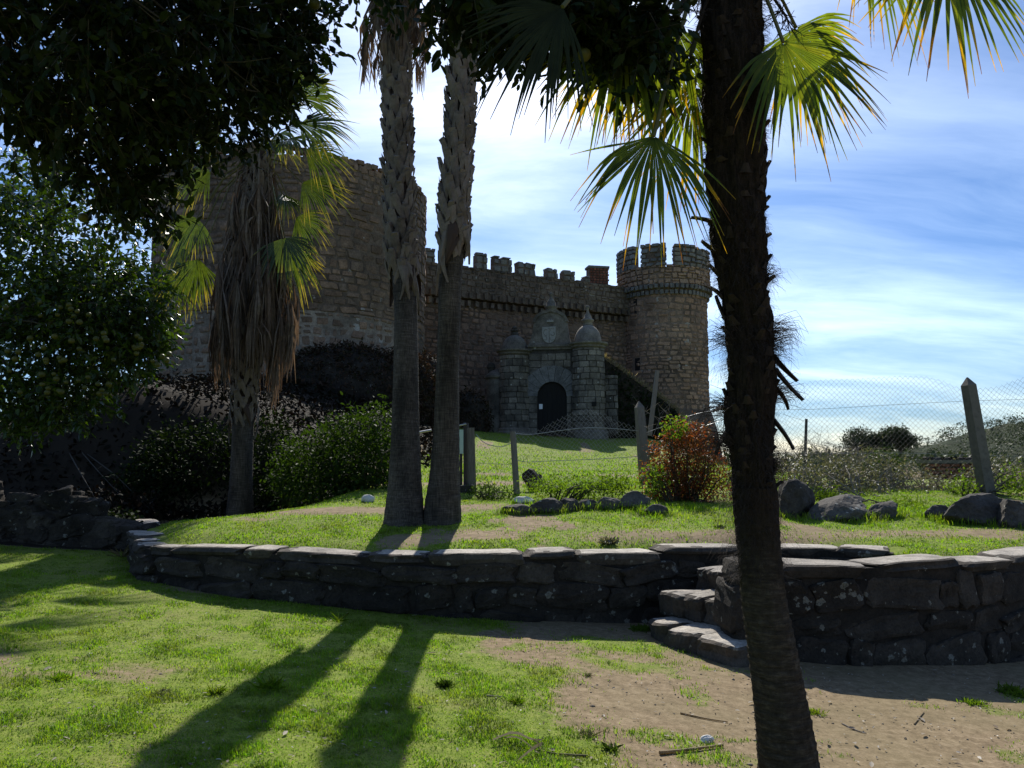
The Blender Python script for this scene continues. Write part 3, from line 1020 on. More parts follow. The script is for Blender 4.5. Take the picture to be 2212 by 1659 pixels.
# ---------------------------------------------------------------- slim crenellated tower
RC, RR = (11.55, 58.6), 3.22
RZ0, RZP, RZ1 = 5.0, 15.0, 17.25
rt = thing('crenellated_tower', 'slim round castle tower with flared battlements beside the dark palm trunk', 'tower', (RC[0], RC[1], 2.0))
MB().lathe((RC[0], RC[1], 0), [(RR - .03, RZ0), (RR - .03, 13.7), (RR + .16, 13.9), (RR + .16, 15.35), (RR - .35, 15.36), (RR - .4, 14.2), (.05, 14.2)], 56).build('tower_core', MAT['rjoint'], rt)
# rocky battered plinth
MB().lathe((RC[0], RC[1], 0), [(RR + 1.1, 0.0), (RR + .55, 3.6), (RR + .12, RZ0 + .05), (.1, RZ0 + .1)], 40).build('plinth', MAT['joint'], rt)
pl = cyl_places(RC, RR, RZ0, 13.7, R(178), R(372), rng, gap=0.03, h=(0.26, 0.52), w=(0.32, 1.05))
pl = [p for p in pl if not any(abs(proj(p[0], p[1], p[2])[0] - X) < wx and abs(proj(p[0], p[1], p[2])[1] - Y_) < wy for X, Y_, wx, wy in ((1362, 651, 6, 8), (1371, 786, 7, 15), (1363, 674, 4, 6)))]
pl += cyl_places(RC, RR + 0.28, 14.1, 15.5, R(170), R(375), rng, gap=0.03, h=(0.3, 0.42), w=(0.34, 0.7), depth=.3)
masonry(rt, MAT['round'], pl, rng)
for (X, Y_, w, h) in ((1362, 651, 8, 14), (1371, 786, 11, 27), (1363, 674, 5, 9)):
    p = at(X, Y_, RC[1] - RR * 0.72)
    th = math.atan2(p.y - RC[1], p.x - RC[0])
    MB().box((RC[0] + (RR - .05) * math.cos(th), RC[1] + (RR - .05) * math.sin(th), p.z), (px(p.y, w) * 1.25, .06, px(p.y, h)), th + math.pi / 2).build('loophole', MAT['door'], rt)
for i in range(34):
    a = R(172) + R(200) * i / 33
    for (r_, z, d) in ((RR + .02, 13.55, .34), (RR + .16, 13.95, .52)):
        link('corbel', FAR_BLOCKS[i % 7], MAT['parapet'], rt, loc=(r_ * math.cos(a), r_ * math.sin(a), z - 2.0), rot=(0, 0, a + math.pi / 2), scale=(.3, d, .4))


def ring_block(mb, c, r0, r1, z0, z1, a0, a1, n=4):
    V, F = [], []
    for i in range(n + 1):
        a = a0 + (a1 - a0) * i / n
        for r_, z in ((r1, z0), (r0, z0), (r0, z1), (r1, z1)):
            V.append((c[0] + r_ * math.cos(a), c[1] + r_ * math.sin(a), z))
    for i in range(n):
        for k in range(4):
            F.append((i * 4 + k, i * 4 + (k + 1) % 4, i * 4 + 4 + (k + 1) % 4, i * 4 + 4 + k))
    F.append((0, 3, 2, 1))
    F.append((n * 4, n * 4 + 1, n * 4 + 2, n * 4 + 3))
    mb.add(V, F)


# merlons of the slim tower: front ones by their place on the skyline, the others round the back
MER = [(1328, 1371, 535), (1382, 1441, 524), (1455, 1503, 526), (1504, 1533, 536)]
for (xl, xr, yt) in MER:
    def ang(xx):
        d = at(xx, 560, 10.0)
        dd = Vector((d.x, d.y)).normalized()
        oc = Vector((-RC[0], -RC[1]))
        b = oc.dot(dd)
        cc = oc.dot(oc) - (RR + .28) ** 2
        q = max(b * b - cc, 0.0)
        p = dd * (-b - math.sqrt(q))
        return math.atan2(p.y - RC[1], p.x - RC[0]) % (2 * math.pi), p.y
    (a0, _), (a1, _), (am, ym) = ang(xl), ang(xr), ang((xl + xr) / 2)
    zt = at((xl + xr) / 2, yt, ym).z
    me = MB()
    ring_block(me, RC, RR - .3, RR + .2, 15.3, zt - .12, a0 + .03, a1 - .03, 4)
    mo = me.build('merlon', MAT['joint'], rt)
    z, L = 15.4, (a1 - a0)
    while z < zt - .05:
        h = min(rng.uniform(.3, .46), zt - z)
        a = a0
        while a < a1 - .02:
            w = min(rng.uniform(.36, .7) / RR, a1 - a)
            if a1 - a - w < .07:
                w = a1 - a
            th = a + w / 2
            if not (h > 0 and xl == 1382 and 15.75 < z + h / 2 < 16.25 and abs(th - (a0 + (a1 - a0) * .42)) < .04):
                link('stone', rng.choice(FAR_BLOCKS), MAT['parapet'], mo, loc=Vector((RC[0] + (RR + .02) * math.cos(th), RC[1] + (RR + .02) * math.sin(th), z + h / 2)) - world_loc(mo), rot=(0, rng.uniform(-.04, .04), th + math.pi / 2), scale=(w * (RR + .3) - .03, .62, h - .03))
            a += w
        z += h
for k_ in range(4):
    a0 = R(25) + k_ * R(36)
    me = MB()
    ring_block(me, RC, RR - .3, RR + .28, 15.3, 16.8, a0, a0 + R(22), 4)
    me.build('merlon', MAT['parapet'], rt)

# ---------------------------------------------------------------- gatehouse
rng = random.Random(5)
GP = at(1192.6, 938, 47.0)
GZ0 = GP.z
GA = R(-9)                     # the front is turned a little
gca, gsa = math.cos(GA), math.sin(GA)
gate = thing('castle_gatehouse', 'stone gatehouse with two domed turrets, round-arched door and curved crest', 'gatehouse', (GP.x, GP.y, GZ0))
gu = 47.0 / FPX / (2212 / 560.0 * 2.5 )   # metres per pixel of the close-up crop
gbase = world_loc(gate)


def gpt(cx, cy, o=0.0):
    """close-up pixel -> point on the front (o metres in front of it)"""
    x = (cx - 870) * gu
    z = (1590 - cy) * gu
    return Vector((GP.x + x * gca + o * gsa, GP.y + x * gsa - o * gca, GZ0 + z))


HB = 3.35                      # height of the cornice above the sill
gx0, gx1 = (640 - 870) * gu, (1060 - 870) * gu
HB = (1590 - 735) * gu
dr = 146 * gu                  # half width of the door
dsp = (1590 - 1215) * gu       # springing of the arch


def gface(px_list, o, t, name, mat):
    """flat piece on the front: outline in metres (x, z), front o metres out, t thick"""
    n = len(px_list)
    V = []
    for oo in (o, o - t):
        for (x, z) in px_list:
            V.append((GP.x + x * gca + oo * gsa, GP.y + x * gsa - oo * gca, GZ0 + z))
    F = [tuple(range(n)), tuple(range(2 * n - 1, n - 1, -1))] + [(i, i + n, (i + 1) % n + n, (i + 1) % n) for i in range(n)]
    F[0] = tuple(range(n))
    return obj(name, V, F, mat, gate)


mb = MB()
mb.box(gpt(850, 1590, -0.95) + Vector((0, 0, HB / 2)), (gx1 - gx0 + 1.2, 1.0, HB), GA)
mb.build('gate_core', MAT['gjoint'], gate)
cut = [(gx0 - .2, -.3), (-dr, -.3), (-dr, dsp)] + [(dr * math.cos(a), dsp + dr * math.sin(a)) for a in np.linspace(math.pi, 0, 14)[1:-1]] + [(dr, dsp), (dr, -.3), (gx1 + .2, -.3), (gx1 + .2, HB), (gx0 - .2, HB)]
gface(cut, -.03, .5, 'gate_front', MAT['gjoint'])
# voussoirs
nv, r1 = 11, dr + 0.98
for i in range(nv):
    a0, a1 = math.pi * i / nv + .008, math.pi * (i + 1) / nv - .008
    am = (a0 + a1) / 2
    rr = r1 * (1.0 if i not in (0, nv - 1) else 0.9)
    pts = [(dr * math.cos(a), dsp + dr * math.sin(a)) for a in (a0, am, a1)] + [(rr * math.cos(a), dsp + rr * math.sin(a)) for a in (a1, am, a0)]
    gface(pts, 0.04 + rng.uniform(0, .015), .5, 'voussoir', MAT['voussoir'])
# door: boarded leaf, set back, with its notice
dpts = [(-dr, 0), (dr, 0)] + [(dr * math.cos(a), dsp + dr * math.sin(a)) for a in np.linspace(0, math.pi, 14)]
door = gface(dpts, -0.19, .08, 'door', MAT['door'])
for i in range(6):
    x = -dr + dr * 2 * (i + .5) / 6
    h = dsp + math.sqrt(max(0.01, dr * dr - x * x)) - .06
    p = Vector((GP.x + x * gca + -.17 * gsa, GP.y + x * gsa + .17 * gca, GZ0 + h / 2))
    MB().box(p, (dr / 3 - .015, .04, h), GA).build('plank', MAT['door'], door)
pn = gpt(757, 1314, -0.13)
notice = MB().box(pn, (34 * gu, .012, 50 * gu), GA).build('notice', MAT['paper'])
tag(notice, 'small white paper notice fixed to the dark arched castle door', 'notice')
# ashlar of the front
pl = []
z = 0.0
while z < HB - .32:
    h = rng.uniform(.4, .52)
    if z + h > HB - .3:
        h = HB - .3 - z
    x = gx0
    while x < gx1 - .05:
        w = min(rng.uniform(.4, .85), gx1 - x)
        if gx1 - x - w < .2:
            w = gx1 - x
        xm, zm = x + w / 2, z + h / 2
        a, b = x, x + w
        # cut round the arch
        def inarch(xx, zz):
            return (abs(xx) < dr and zz < dsp) or (zz >= dsp - .1 and math.hypot(xx, zz - dsp) < r1 - .05)
        if zm < dsp:
            if b > -dr and a < dr:
                if a < -dr:
                    b = -dr
                elif b > dr:
                    a = dr
                else:
                    a = b
        elif inarch(xm, zm) or (inarch(a, zm) and inarch(b, zm)):
            a = b
        if b - a > .1:
            p = gpt(870 + (a + b) / 2 / gu, 1590 - zm / gu, -.14 + rng.uniform(0, .02))
            pl.append((p.x, p.y, p.z, GA, b - a - .02, .3, h - .02))
        x += w
    z += h
masonry(gate, MAT['ashlar'], pl, rng, crisp=True)


def turret(cx, w, ytop, ydome, ndome, name_top, broken):
    c = gpt(cx, 1590, -0.25)
    r = w * gu / 2
    rj = r
    hz = (1590 - ytop) * gu
    prof = [(r - .03, -.6), (r - .03, hz)]
    MB().lathe((c.x, c.y, GZ0), prof, 28).build('turret_core', MAT['gjoint'], gate)
    MB().lathe((c.x, c.y, GZ0), [(r + .2, -.4), (r + .2, .12), (r + .1, .2), (r + .1, .32), (r, .4)], 28).build('turret_base', MAT['ashlar'], gate)
    pp = cyl_places((c.x, c.y), r, GZ0 + .38, GZ0 + hz - .02, R(150), R(395), rng, gap=.025, h=(.32, .45), w=(.35, .72), depth=.16, irr=.1)
    # moulded cornice
    MB().lathe((c.x, c.y, GZ0 + hz), [(r - .02, -.02), (r + .1, .06), (r + .1, .14), (r + .24, .24), (r + .24, .34), (r - .1, .38)], 32).build('turret_cornice', MAT['ashlar'], gate)
    rd = ndome * gu / 2
    hd = (ytop - 40 - ydome) * gu
    dprof = [(rd * math.cos(t), .34 + hd * math.sin(t)) for t in np.linspace(0, math.pi / 2 * .97, 9)]
    MB().lathe((c.x, c.y, GZ0 + hz), [(rd, .2)] + dprof + [(.03, .34 + hd)], 28).build('dome', MAT['ashlar'], gate, smooth=True)
    tz = GZ0 + hz + .34 + hd
    s = gu * 100
    if broken:
        MB().lathe((c.x, c.y, tz - .05), [(.42 * s, 0), (.42 * s, .18 * s), (.3 * s, .34 * s), (.46 * s, .5 * s), (.2 * s, .62 * s), (.28 * s, .8 * s), (.02, .98 * s)], 8).build('broken_finial', MAT['gjoint'], gate)
    else:
        MB().lathe((c.x, c.y, tz - .05), [(.5 * s, 0), (.46 * s, .34 * s), (.62 * s, .42 * s), (.62 * s, .56 * s), (.4 * s, .72 * s), (.33 * s, .98 * s), (.18 * s, 1.2 * s), (.1 * s, 1.55 * s), (.14 * s, 1.66 * s), (.23 * s, 1.82 * s), (.2 * s, 1.98 * s), (.03, 2.06 * s)], 14).build('finial', MAT['ashlar'], gate, smooth=True)
    return pp


pl = turret(1228, 322, 745, 515, 275, 'finial', False)
pl2 = turret(490, 300, 800, 600, 265, 'broken', True)
for p_ in (pl, pl2):
    masonry(gate, MAT['ashlar'], p_, rng, limit=130, crisp=True)
# cornice over the door
MB().box(gpt(850, 735, -.2), (gx1 - gx0 + .1, .6, .16), GA).box(gpt(850, 712, -.12), (gx1 - gx0 + .16, .7, .14), GA).build('cornice', MAT['ashlar'], gate)
# bell-shaped crest
cpx = [(632, 700), (650, 660), (672, 590), (684, 520), (690, 468)] + [(858 - 168 * math.cos(t), 468 - 116 * math.sin(t)) for t in np.linspace(.15, math.pi - .15, 13)] + [(1026, 468), (1030, 520), (1040, 590), (1052, 650), (1066, 700)]
crest = gface([((x - 870) * gu, (1590 - y) * gu) for x, y in cpx][::-1], -.05, .5, 'crest', MAT['ashlar'])
# raised rim of the crest
rim = [(858 - s_ * math.cos(t), 468 - s2 * math.sin(t)) for s_, s2, rr_ in ((176, 126, 0),) for t in np.linspace(0, math.pi, 15)]
rin = [(858 - 150 * math.cos(t), 470 - 98 * math.sin(t)) for t in np.linspace(math.pi, 0, 15)]
gface([((x - 870) * gu, (1590 - y) * gu) for x, y in rim + rin][::-1], .03, .62, 'crest_rim', MAT['ashlar'])
# coat of arms: shield with two halves, and a crown over it
sh = [(776, 520), (910, 515), (912, 590)] + [(844 + 68 * math.cos(t), 600 + 82 * math.sin(t)) for t in np.linspace(.15, math.pi - .15, 9)] + [(776, 590)]
shield = gface([((x - 870) * gu, (1590 - y) * gu) for x, y in sh][::-1], .03, .09, 'shield', MAT['shield'])
for (cx, cy, rx, ry, ta, tb) in ((812, 575, 22, 30, .9, 5.4), (808, 632, 16, 20, -2.0, 2.4), (876, 548, 20, 16, 2.2, 6.0), (882, 590, 18, 18, -1.2, 3.0), (872, 634, 18, 20, .4, 3.6)):
    pts = [gpt(cx + rx * math.cos(t), cy + ry * math.sin(t), .035) for t in np.linspace(ta, tb, 10)]
    MB().tube(pts, .016, 5).build('carved_charge', MAT['ashlar'], shield)
MB().tube([gpt(846, 518, .035), gpt(846, 676, .035)], .02, 5).build('carved_pale', MAT['ashlar'], shield)
crown = [(822, 470), (826, 446), (838, 458), (846, 440), (858, 456), (868, 440), (874, 456), (886, 446), (890, 470)]
gface([((x - 870) * gu, (1590 - y) * gu) for x, y in crown][::-1], .03, .08, 'carved_crown', MAT['shield'])
c = gpt(862, 352, -.25)
s = gu * 100
MB().lathe((c.x, c.y, c.z - .08), [(.55 * s, 0), (.55 * s, .42 * s), (.68 * s, .5 * s), (.68 * s, .6 * s), (.48 * s, .68 * s), (.46 * s, 1.0 * s), (.3 * s, 1.25 * s), (.13 * s, 1.5 * s), (.12 * s, 1.62 * s), (.24 * s, 1.78 * s), (.24 * s, 1.92 * s), (.03, 2.08 * s)], 14).build('finial', MAT['ashlar'], gate, smooth=True)
MB().box(gpt(1292, 1303, .72), (44 * gu, .04, 44 * gu), GA + .1).build('loophole', MAT['door'], gate)
# outer pilaster on the left with its ball
c = gpt(300, 1590, -.5)
MB().lathe((c.x, c.y, GZ0), [(.62, -.5), (.62, 3.4), (.75, 3.5), (.75, 3.62), (.4, 3.9), (.05, 4.05)], 18).build('side_turret', MAT['ashlar'], gate)
MB().lathe((c.x - .35, c.y + .1, GZ0 + 3.55), [(.24, 0), (.2, .5), (.28, .62), (.2, .85), (.03, .95)], 8).build('broken_pinnacle', MAT['gjoint'], gate)
# ashlar wing on the right
p0, p1 = gpt(1385, 1590, -.35), gpt(1510, 1590, -.2)
pl = line_places((p0.x, p0.y), (p1.x, p1.y), GZ0, GZ0 + 3.55, rng, gap=.025, h=(.32, .45), w=(.35, .7), irr=.1)
masonry(gate, MAT['ashlar'], pl, rng, crisp=True)
MB().box(((p0.x + p1.x) / 2, (p0.y + p1.y) / 2 + .45, GZ0 + 1.7), (px(47, 34), .5, 3.5), GA).build('wing_core', MAT['gjoint'], gate)


# ---------------------------------------------------------------- leaf clouds
LEAF = np.array([(0, 0, 0), (.24, .22, .05), (.24, -.22, .05), (.62, .21, .04), (.62, -.21, .04), (1, 0, -.06), (.25, 0, -.03), (.62, 0, -.04)], dtype=np.float32)
LEAF_F = np.array([(0, 6, 1), (0, 2, 6), (6, 7, 3), (6, 3, 1), (6, 2, 4), (6, 4, 7), (7, 5, 3), (7, 4, 5)], dtype=np.int32)
SMALL = np.array([(0, 0, 0), (.5, .28, .06), (.5, -.28, .06), (1, 0, -.04)], dtype=np.float32)
SMALL_F = np.array([(0, 3, 1), (0, 2, 3)], dtype=np.int32)


def frames(d, rs, flat=0.5):
    """unit axes: u along d, v sideways, n roughly up"""
    d = d / np.maximum(np.linalg.norm(d, axis=1, keepdims=True), 1e-6)
    up = np.array([0, 0, 1.0]) + rs.normal(0, 1 - flat, d.shape)
    v = np.cross(up, d)
    v /= np.maximum(np.linalg.norm(v, axis=1, keepdims=True), 1e-6)
    n = np.cross(d, v)
    return d, v, n


def leaf_geo(P, D, size, rs, width=1.0, flat=0.5, tmpl=None):
    T, F = tmpl or (LEAF, LEAF_F)
    u, v, n = frames(D, rs, flat)
    s = size[:, None, None]
    V = P[:, None, :] + s * (T[None, :, 0:1] * u[:, None, :] + T[None, :, 1:2] * width * v[:, None, :] + T[None, :, 2:3] * n[:, None, :])
    k = len(T)
    Fa = (F[None] + (np.arange(len(P)) * k)[:, None, None]).reshape(-1, 3)
    return V.reshape(-1, 3), Fa


def ell_points(ells, n, rs, shell=0.5):
    """points in a union of ellipsoids (c, (rx, ry, rz), weight)"""
    w = np.array([e[2] for e in ells], float)
    idx = rs.choice(len(ells), n, p=w / w.sum())
    d = rs.normal(size=(n, 3))
    d /= np.linalg.norm(d, axis=1, keepdims=True)
    r = rs.rand(n) ** (shell / 1.5)
    c = np.array([tuple(e[0]) for e in ells])[idx]
    rad = np.array([tuple(e[1]) for e in ells])[idx]
    return c + d * r[:, None] * rad, d


def sprays(C, Dc, per, rs, spread=0.12, drop=0.35):
    """leaves grouped round twig ends"""
    n = len(C)
    P = np.repeat(C, per, axis=0) + rs.normal(0, spread, (n * per, 3))
    D = np.repeat(Dc, per, axis=0) * 0.5 + rs.normal(0, 0.7, (n * per, 3))
    D[:, 2] -= drop
    return P, D


def ell_at(dx, dy, Y, rx, rz, ry, w):
    return (at(dx, dy, Y), (px(Y, rx), ry, px(Y, rz)), w)


def leafy(name, parent, ells, n, per, size, mat, seed, shell=0.5, spread=0.1, drop=0.3, width=1.0, flat=0.4, tmpl=None, floor=None, **k):
    rs = np.random.RandomState(seed)
    C, D = ell_points(ells, n, rs, shell)
    P, DD = sprays(C, D, per, rs, spread, drop)
    sz = size * rs.uniform(0.65, 1.25, len(P))
    if floor is not None:
        keep = P[:, 2] > ground_z(P[:, 0], P[:, 1]) + floor
        P, DD, sz = P[keep], DD[keep], sz[keep]
    V, F = leaf_geo(P, DD, sz, rs, width, flat, tmpl)
    return obj(name, V, F, mat, parent, **k)


# creeper-grown slope on the right of the gatehouse
q0, q1 = gpt(1500, 1590, -.6), at(1470, 930, 49.0)
slope = thing('ruined_wall', 'sloping ruined wall overgrown with ivy and dry grass, right of the gatehouse', 'wall', (q0.x, q0.y, GZ0))
tops = [(1300, 768), (1340, 795), (1385, 828), (1425, 855), (1462, 885), (1490, 930)]
mb = MB()
V, F = [], []
for i, (X, Y_) in enumerate(tops):
    yy = 47.6 + .5 * i
    a = at(X, Y_ + 4, yy)
    b = at(X, Y_ + 4, yy + 1.2)
    V += [(a.x, a.y, a.z), (b.x, b.y, a.z - .1), (a.x, a.y - .25, GZ0 - 1.2), (b.x, b.y, GZ0 - 1.2)]
for i in range(len(tops) - 1):
    o = i * 4
    F += [(o, o + 4, o + 5, o + 1), (o + 2, o + 6, o + 4, o), (o + 1, o + 5, o + 7, o + 3)]
F += [(0, 1, 3, 2), (20, 22, 23, 21)]
mb.add(V, F).build('rubble_core', MAT['wallcore'], slope)
rs = np.random.RandomState(3)
n = 2600
t = rs.rand(n) * (len(tops) - 1.001)
ti = t.astype(int)
tf = (t - ti)[:, None]
A = np.array(V).reshape(-1, 4, 3)
topf = A[ti, 0] * (1 - tf) + A[ti + 1, 0] * tf
botf = A[ti, 2] * (1 - tf) + A[ti + 1, 2] * tf
hh = rs.rand(n, 1) ** .8
P = topf * (1 - hh) + botf * hh + rs.normal(0, .1, (n, 3)) + np.array([0, -.12, 0])
V1, F1 = leaf_geo(P, rs.normal(0, .5, (n, 3)) + np.array([0, -.6, -.5]), rs.uniform(.14, .26, n), rs, 1.2)
obj('ivy', V1, F1, MAT['ivy'], slope, kind='stuff')
n = 900
t = rs.rand(n) * (len(tops) - 1.001)
ti = t.astype(int)
tf = (t - ti)[:, None]
P = A[ti, 0] * (1 - tf) + A[ti + 1, 0] * tf + rs.normal(0, .1, (n, 3)) * np.array([1, 3, .3])
V1, F1 = leaf_geo(P, rs.normal(0, .5, (n, 3)) + np.array([0, 0, 1.0]), rs.uniform(.15, .4, n), rs, .22, .2, (SMALL, SMALL_F))
obj('dry_grass', V1, F1, MAT['drygrass'], slope, kind='stuff')

# creeper-grown outwork in front of the great tower
ow = thing('overgrown_wall', 'low outwork under a mound of dry brown creeper at the big tower foot', 'wall', (-8.5, 38, 3.0))
ells = [ell_at(740, 880, 36.5, 175, 138, 1.6, 3), ell_at(640, 930, 36, 110, 110, 1.5, 1.4), ell_at(860, 870, 38, 90, 115, 1.5, 1.6), ell_at(925, 845, 41, 42, 80, 1.2, .8), ell_at(1010, 905, 44, 50, 60, 1.0, .5)]
for c, r_, w in ells:
    bm = bmesh.new()
    bmesh.ops.create_icosphere(bm, subdivisions=3, radius=1.0)
    V = np.array([tuple(v.co) for v in bm.verts])
    F = [tuple(v.index for v in f.verts) for f in bm.faces]
    bm.free()
    V = V * (np.array(r_) * .93) * (1 + .12 * (vnoise(V[:, 0] * 3 + 5, V[:, 2] * 3 + V[:, 1] * 2, 4) - .5))[:, None] + np.array(tuple(c))
    obj('creeper_mound', V, F, MAT['wallcore'], ow)
leafy('creeper', ow, ells, 9000, 5, .2, MAT['creeper'], 8, shell=.10, spread=.12, drop=.6, width=.8, kind='stuff')
q = [at(925, 870, 43.0), at(1030, 900, 45.5)]
pl = line_places((q[0].x, q[0].y), (q[1].x, q[1].y), 1.8, 4.9, rng, gap=.06, h=(.3, .45), w=(.35, .8))
masonry(ow, MAT['rampart'], pl, rng)
MB().box(((q[0].x + q[1].x) / 2, (q[0].y + q[1].y) / 2 + .5, 3.2), (4.2, .6, 3.2), math.atan2(q[1].y - q[0].y, q[1].x - q[0].x)).build('wall_core', MAT['gjoint'], ow)


# ---------------------------------------------------------------- terrace walls and stairs
def terrace_wall(name, label, path, base_fn, top_fn, thick, seed, s_from=0.0):
    rng = random.Random(seed)
    P = interp_path(path, 260)
    seg = np.hypot(np.diff(P[:, 0]), np.diff(P[:, 1]))
    S = np.concatenate([[0], np.cumsum(seg)])

    def pt(s):
        x, y = np.interp(s, S, P[:, 0]), np.interp(s, S, P[:, 1])
        x2, y2 = np.interp(min(s + .05, S[-1]), S, P[:, 0]), np.interp(min(s + .05, S[-1]), S, P[:, 1])
        x1, y1 = np.interp(max(s - .05, 0), S, P[:, 0]), np.interp(max(s - .05, 0), S, P[:, 1])
        return x, y, math.atan2(y2 - y1, x2 - x1)
    w = thing(name, label, 'wall', (path[len(path) // 2][0], path[len(path) // 2][1], 0))
    base = world_loc(w)
    # core
    V, F = [], []
    ns = 120
    for i in range(ns + 1):
        x, y, a = pt(S[-1] * i / ns)
        nx, ny = math.sin(a), -math.cos(a)
        zb, zt = base_fn(x, y) - .25, top_fn(x, y) - .05
        o = thick / 2 - .035
        for (oo, z) in ((o, zb), (o, zt), (-o, zt), (-o, zb)):
            V.append((x + nx * oo, y + ny * oo, z))
    for i in range(ns):
        for k in range(3):
            F.append((i * 4 + k, i * 4 + 4 + k, i * 4 + 5 + k, i * 4 + 1 + k))
    F += [(0, 1, 2, 3), (ns * 4 + 3, ns * 4 + 2, ns * 4 + 1, ns * 4)]
    obj('wall_core', V, F, MAT['wallcore'], w)
    # coping slabs right across, then face stones below
    s = 0.0
    while s < S[-1] - .05:
        L = rng.uniform(.3, 1.15)
        L = min(L, S[-1] - s)
        x, y, a = pt(s + L / 2)
        zt = top_fn(x, y)
        hh = rng.uniform(.07, .14)
        o = rng.uniform(-.02, .02)
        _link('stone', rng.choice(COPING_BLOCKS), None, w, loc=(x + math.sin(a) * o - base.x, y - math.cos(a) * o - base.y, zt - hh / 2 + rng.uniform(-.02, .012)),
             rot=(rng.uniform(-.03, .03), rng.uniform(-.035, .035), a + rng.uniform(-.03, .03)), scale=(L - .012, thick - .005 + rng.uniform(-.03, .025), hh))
        s += L
    zrel = .12
    row = 0
    while zrel < 1.05:
        hh = rng.uniform(.17, .34)
        s = -rng.uniform(0, .4)
        while s < S[-1]:
            L = rng.uniform(.2, .75)
            a_, b_ = max(0, s), min(S[-1], s + L)
            if b_ - a_ > .1:
                x, y, a = pt((a_ + b_) / 2)
                zt = top_fn(x, y) - zrel - hh / 2
                if zt + hh / 2 > base_fn(x, y) - .12:
                    o = thick / 2 - .135 + rng.uniform(-.02, .035)
                    hq = hh * rng.uniform(.7, 1.12)
                    link('stone', rng.choice(NEAR_BLOCKS), MAT['wall'], w, loc=(x + math.sin(a) * o - base.x, y - math.cos(a) * o - base.y, zt + rng.uniform(-.015, .015)),
                         rot=(rng.uniform(-.09, .09), rng.uniform(-.16, .16), a + rng.uniform(-.06, .06)), scale=((b_ - a_) * rng.uniform(.92, 1.06), .27, hq))
            s += L
        zrel += hh
        row += 1
    return w, pt, S[-1]


topA = lambda x, y: float(ZTOP + .03 * (vnoise(np.array([x * 1.3]), np.array([y]), 5)[0] - .5)) + (-.02 * max(0, min(1, (y - 9.3) / 2.5)) if x < -3 else 0)
topB = lambda x, y: float(ZTOP + .012 + .05 * (vnoise(np.array([x * 1.1]), np.array([y]), 6)[0] - .5)) - .03 * max(0, 3 - x)
lz = lambda x, y: float(lower_z(np.array([x]), np.array([y]))[0])
wallA, ptA, LA = terrace_wall('retaining_wall', 'long curved stone retaining wall round the palm terrace, left of the steps', WALL_A, lz, topA, .42, 31)
wallB, ptB, LB = terrace_wall('retaining_wall', 'stone retaining wall right of the steps, spotted with pale round lichen', WALL_B, lz, topB, .46, 32)
# the rounded pier stones at the head of the right wall
for (dx, dy, w, h, d) in ((1606, 1238, 66, 54, .34), (1598, 1304, 82, 100, .42), (1606, 1384, 74, 84, .36)):
    p = at(dx, dy, 7.0)
    link('stone', NEAR_BLOCKS[(dx // 3) % 12], MAT['wall'], wallB, loc=p - world_loc(wallB), rot=(.03, .05, .15), scale=(px(6.92, w), d, px(6.92, h)))

# steps between the two walls: (front edge left, right; tread z), each two blocks
stairs = thing('stone_stairs', 'short flight of weathered stone steps between the two terrace walls', 'stairs', (1.6, 7.6, 0))
STEPS = [(.09, (1388, 1332), (1432, 1348), (1500, 1367), (1592, 1388)), (.315, (1424, 1270), (1467, 1284), (1510, 1291), (1580, 1303)), (.50, (1498, 1224), (1528, 1229), (1560, 1236), (1640, 1250)), (.61, (1600, 1202), (1640, 1216), (1670, 1222), (1720, 1232))]
srng = random.Random(9)


def at_z(dx, dy, z):
    a, b = at(dx, dy, 1.0), at(dx, dy, 2.0)
    t = (z - a.z) / (b.z - a.z)
    return a + (b - a) * t


for si, (z, *front) in enumerate(STEPS):
    fr = [at_z(X, Y_, z) for X, Y_ in front]
    for bi, (i0, i1) in enumerate(((0, 1), (1, 2), (2, 3))):
        a, b = fr[i0], fr[i1]
        d = (b - a)
        L = d.length
        d.normalize()
        nrm = Vector((d.y, -d.x, 0))
        if nrm.y > 0:
            nrm = -nrm
        dep = .62
        c = (a + b) / 2 - nrm * dep / 2
        h = .25
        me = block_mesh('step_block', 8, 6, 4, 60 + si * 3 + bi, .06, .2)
        sunlit_top(me)
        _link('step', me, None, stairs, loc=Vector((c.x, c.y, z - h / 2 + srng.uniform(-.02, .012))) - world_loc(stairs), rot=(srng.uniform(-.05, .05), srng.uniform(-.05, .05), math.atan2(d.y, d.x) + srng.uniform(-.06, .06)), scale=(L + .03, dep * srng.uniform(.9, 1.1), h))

# old rubble wall at the far left of the lawn
rw = thing('rubble_wall', 'old dark rubble wall at the far left edge of the lawn', 'wall', (-7, 10.7, .3))
rb = world_loc(rw)
rng = random.Random(77)
for i in range(280):
    x = rng.uniform(-8.6, -5.0)
    zt = .55 + .72 * min(1, max(.2, (-5.2 - x) / 1.3)) * (.85 + .3 * math.sin(x * 5))
    z = rng.uniform(.2, zt)
    y = 10.62 + .2 * z + rng.uniform(-.1, .1) - .15 * max(0, -7 - x)
    s = rng.uniform(.13, .3)
    link('stone', rng.choice(NEAR_BLOCKS), MAT['wall'], rw, loc=Vector((x, y, z)) - rb, rot=(rng.uniform(-.2, .2), rng.uniform(-.3, .3), rng.uniform(-.4, .4)), scale=(s * 1.5, s, s * .85))
V = [(-8.9, 10.7, 0), (-5.1, 10.7, 0), (-5.2, 11.0, .6), (-8.9, 11.0, 1.05), (-8.9, 11.6, .3), (-5.2, 11.6, .3)]
obj('earth_core', V, [(0, 1, 2, 3), (3, 2, 5, 4), (0, 3, 4), (1, 5, 2)], MAT['wallcore'], rw)

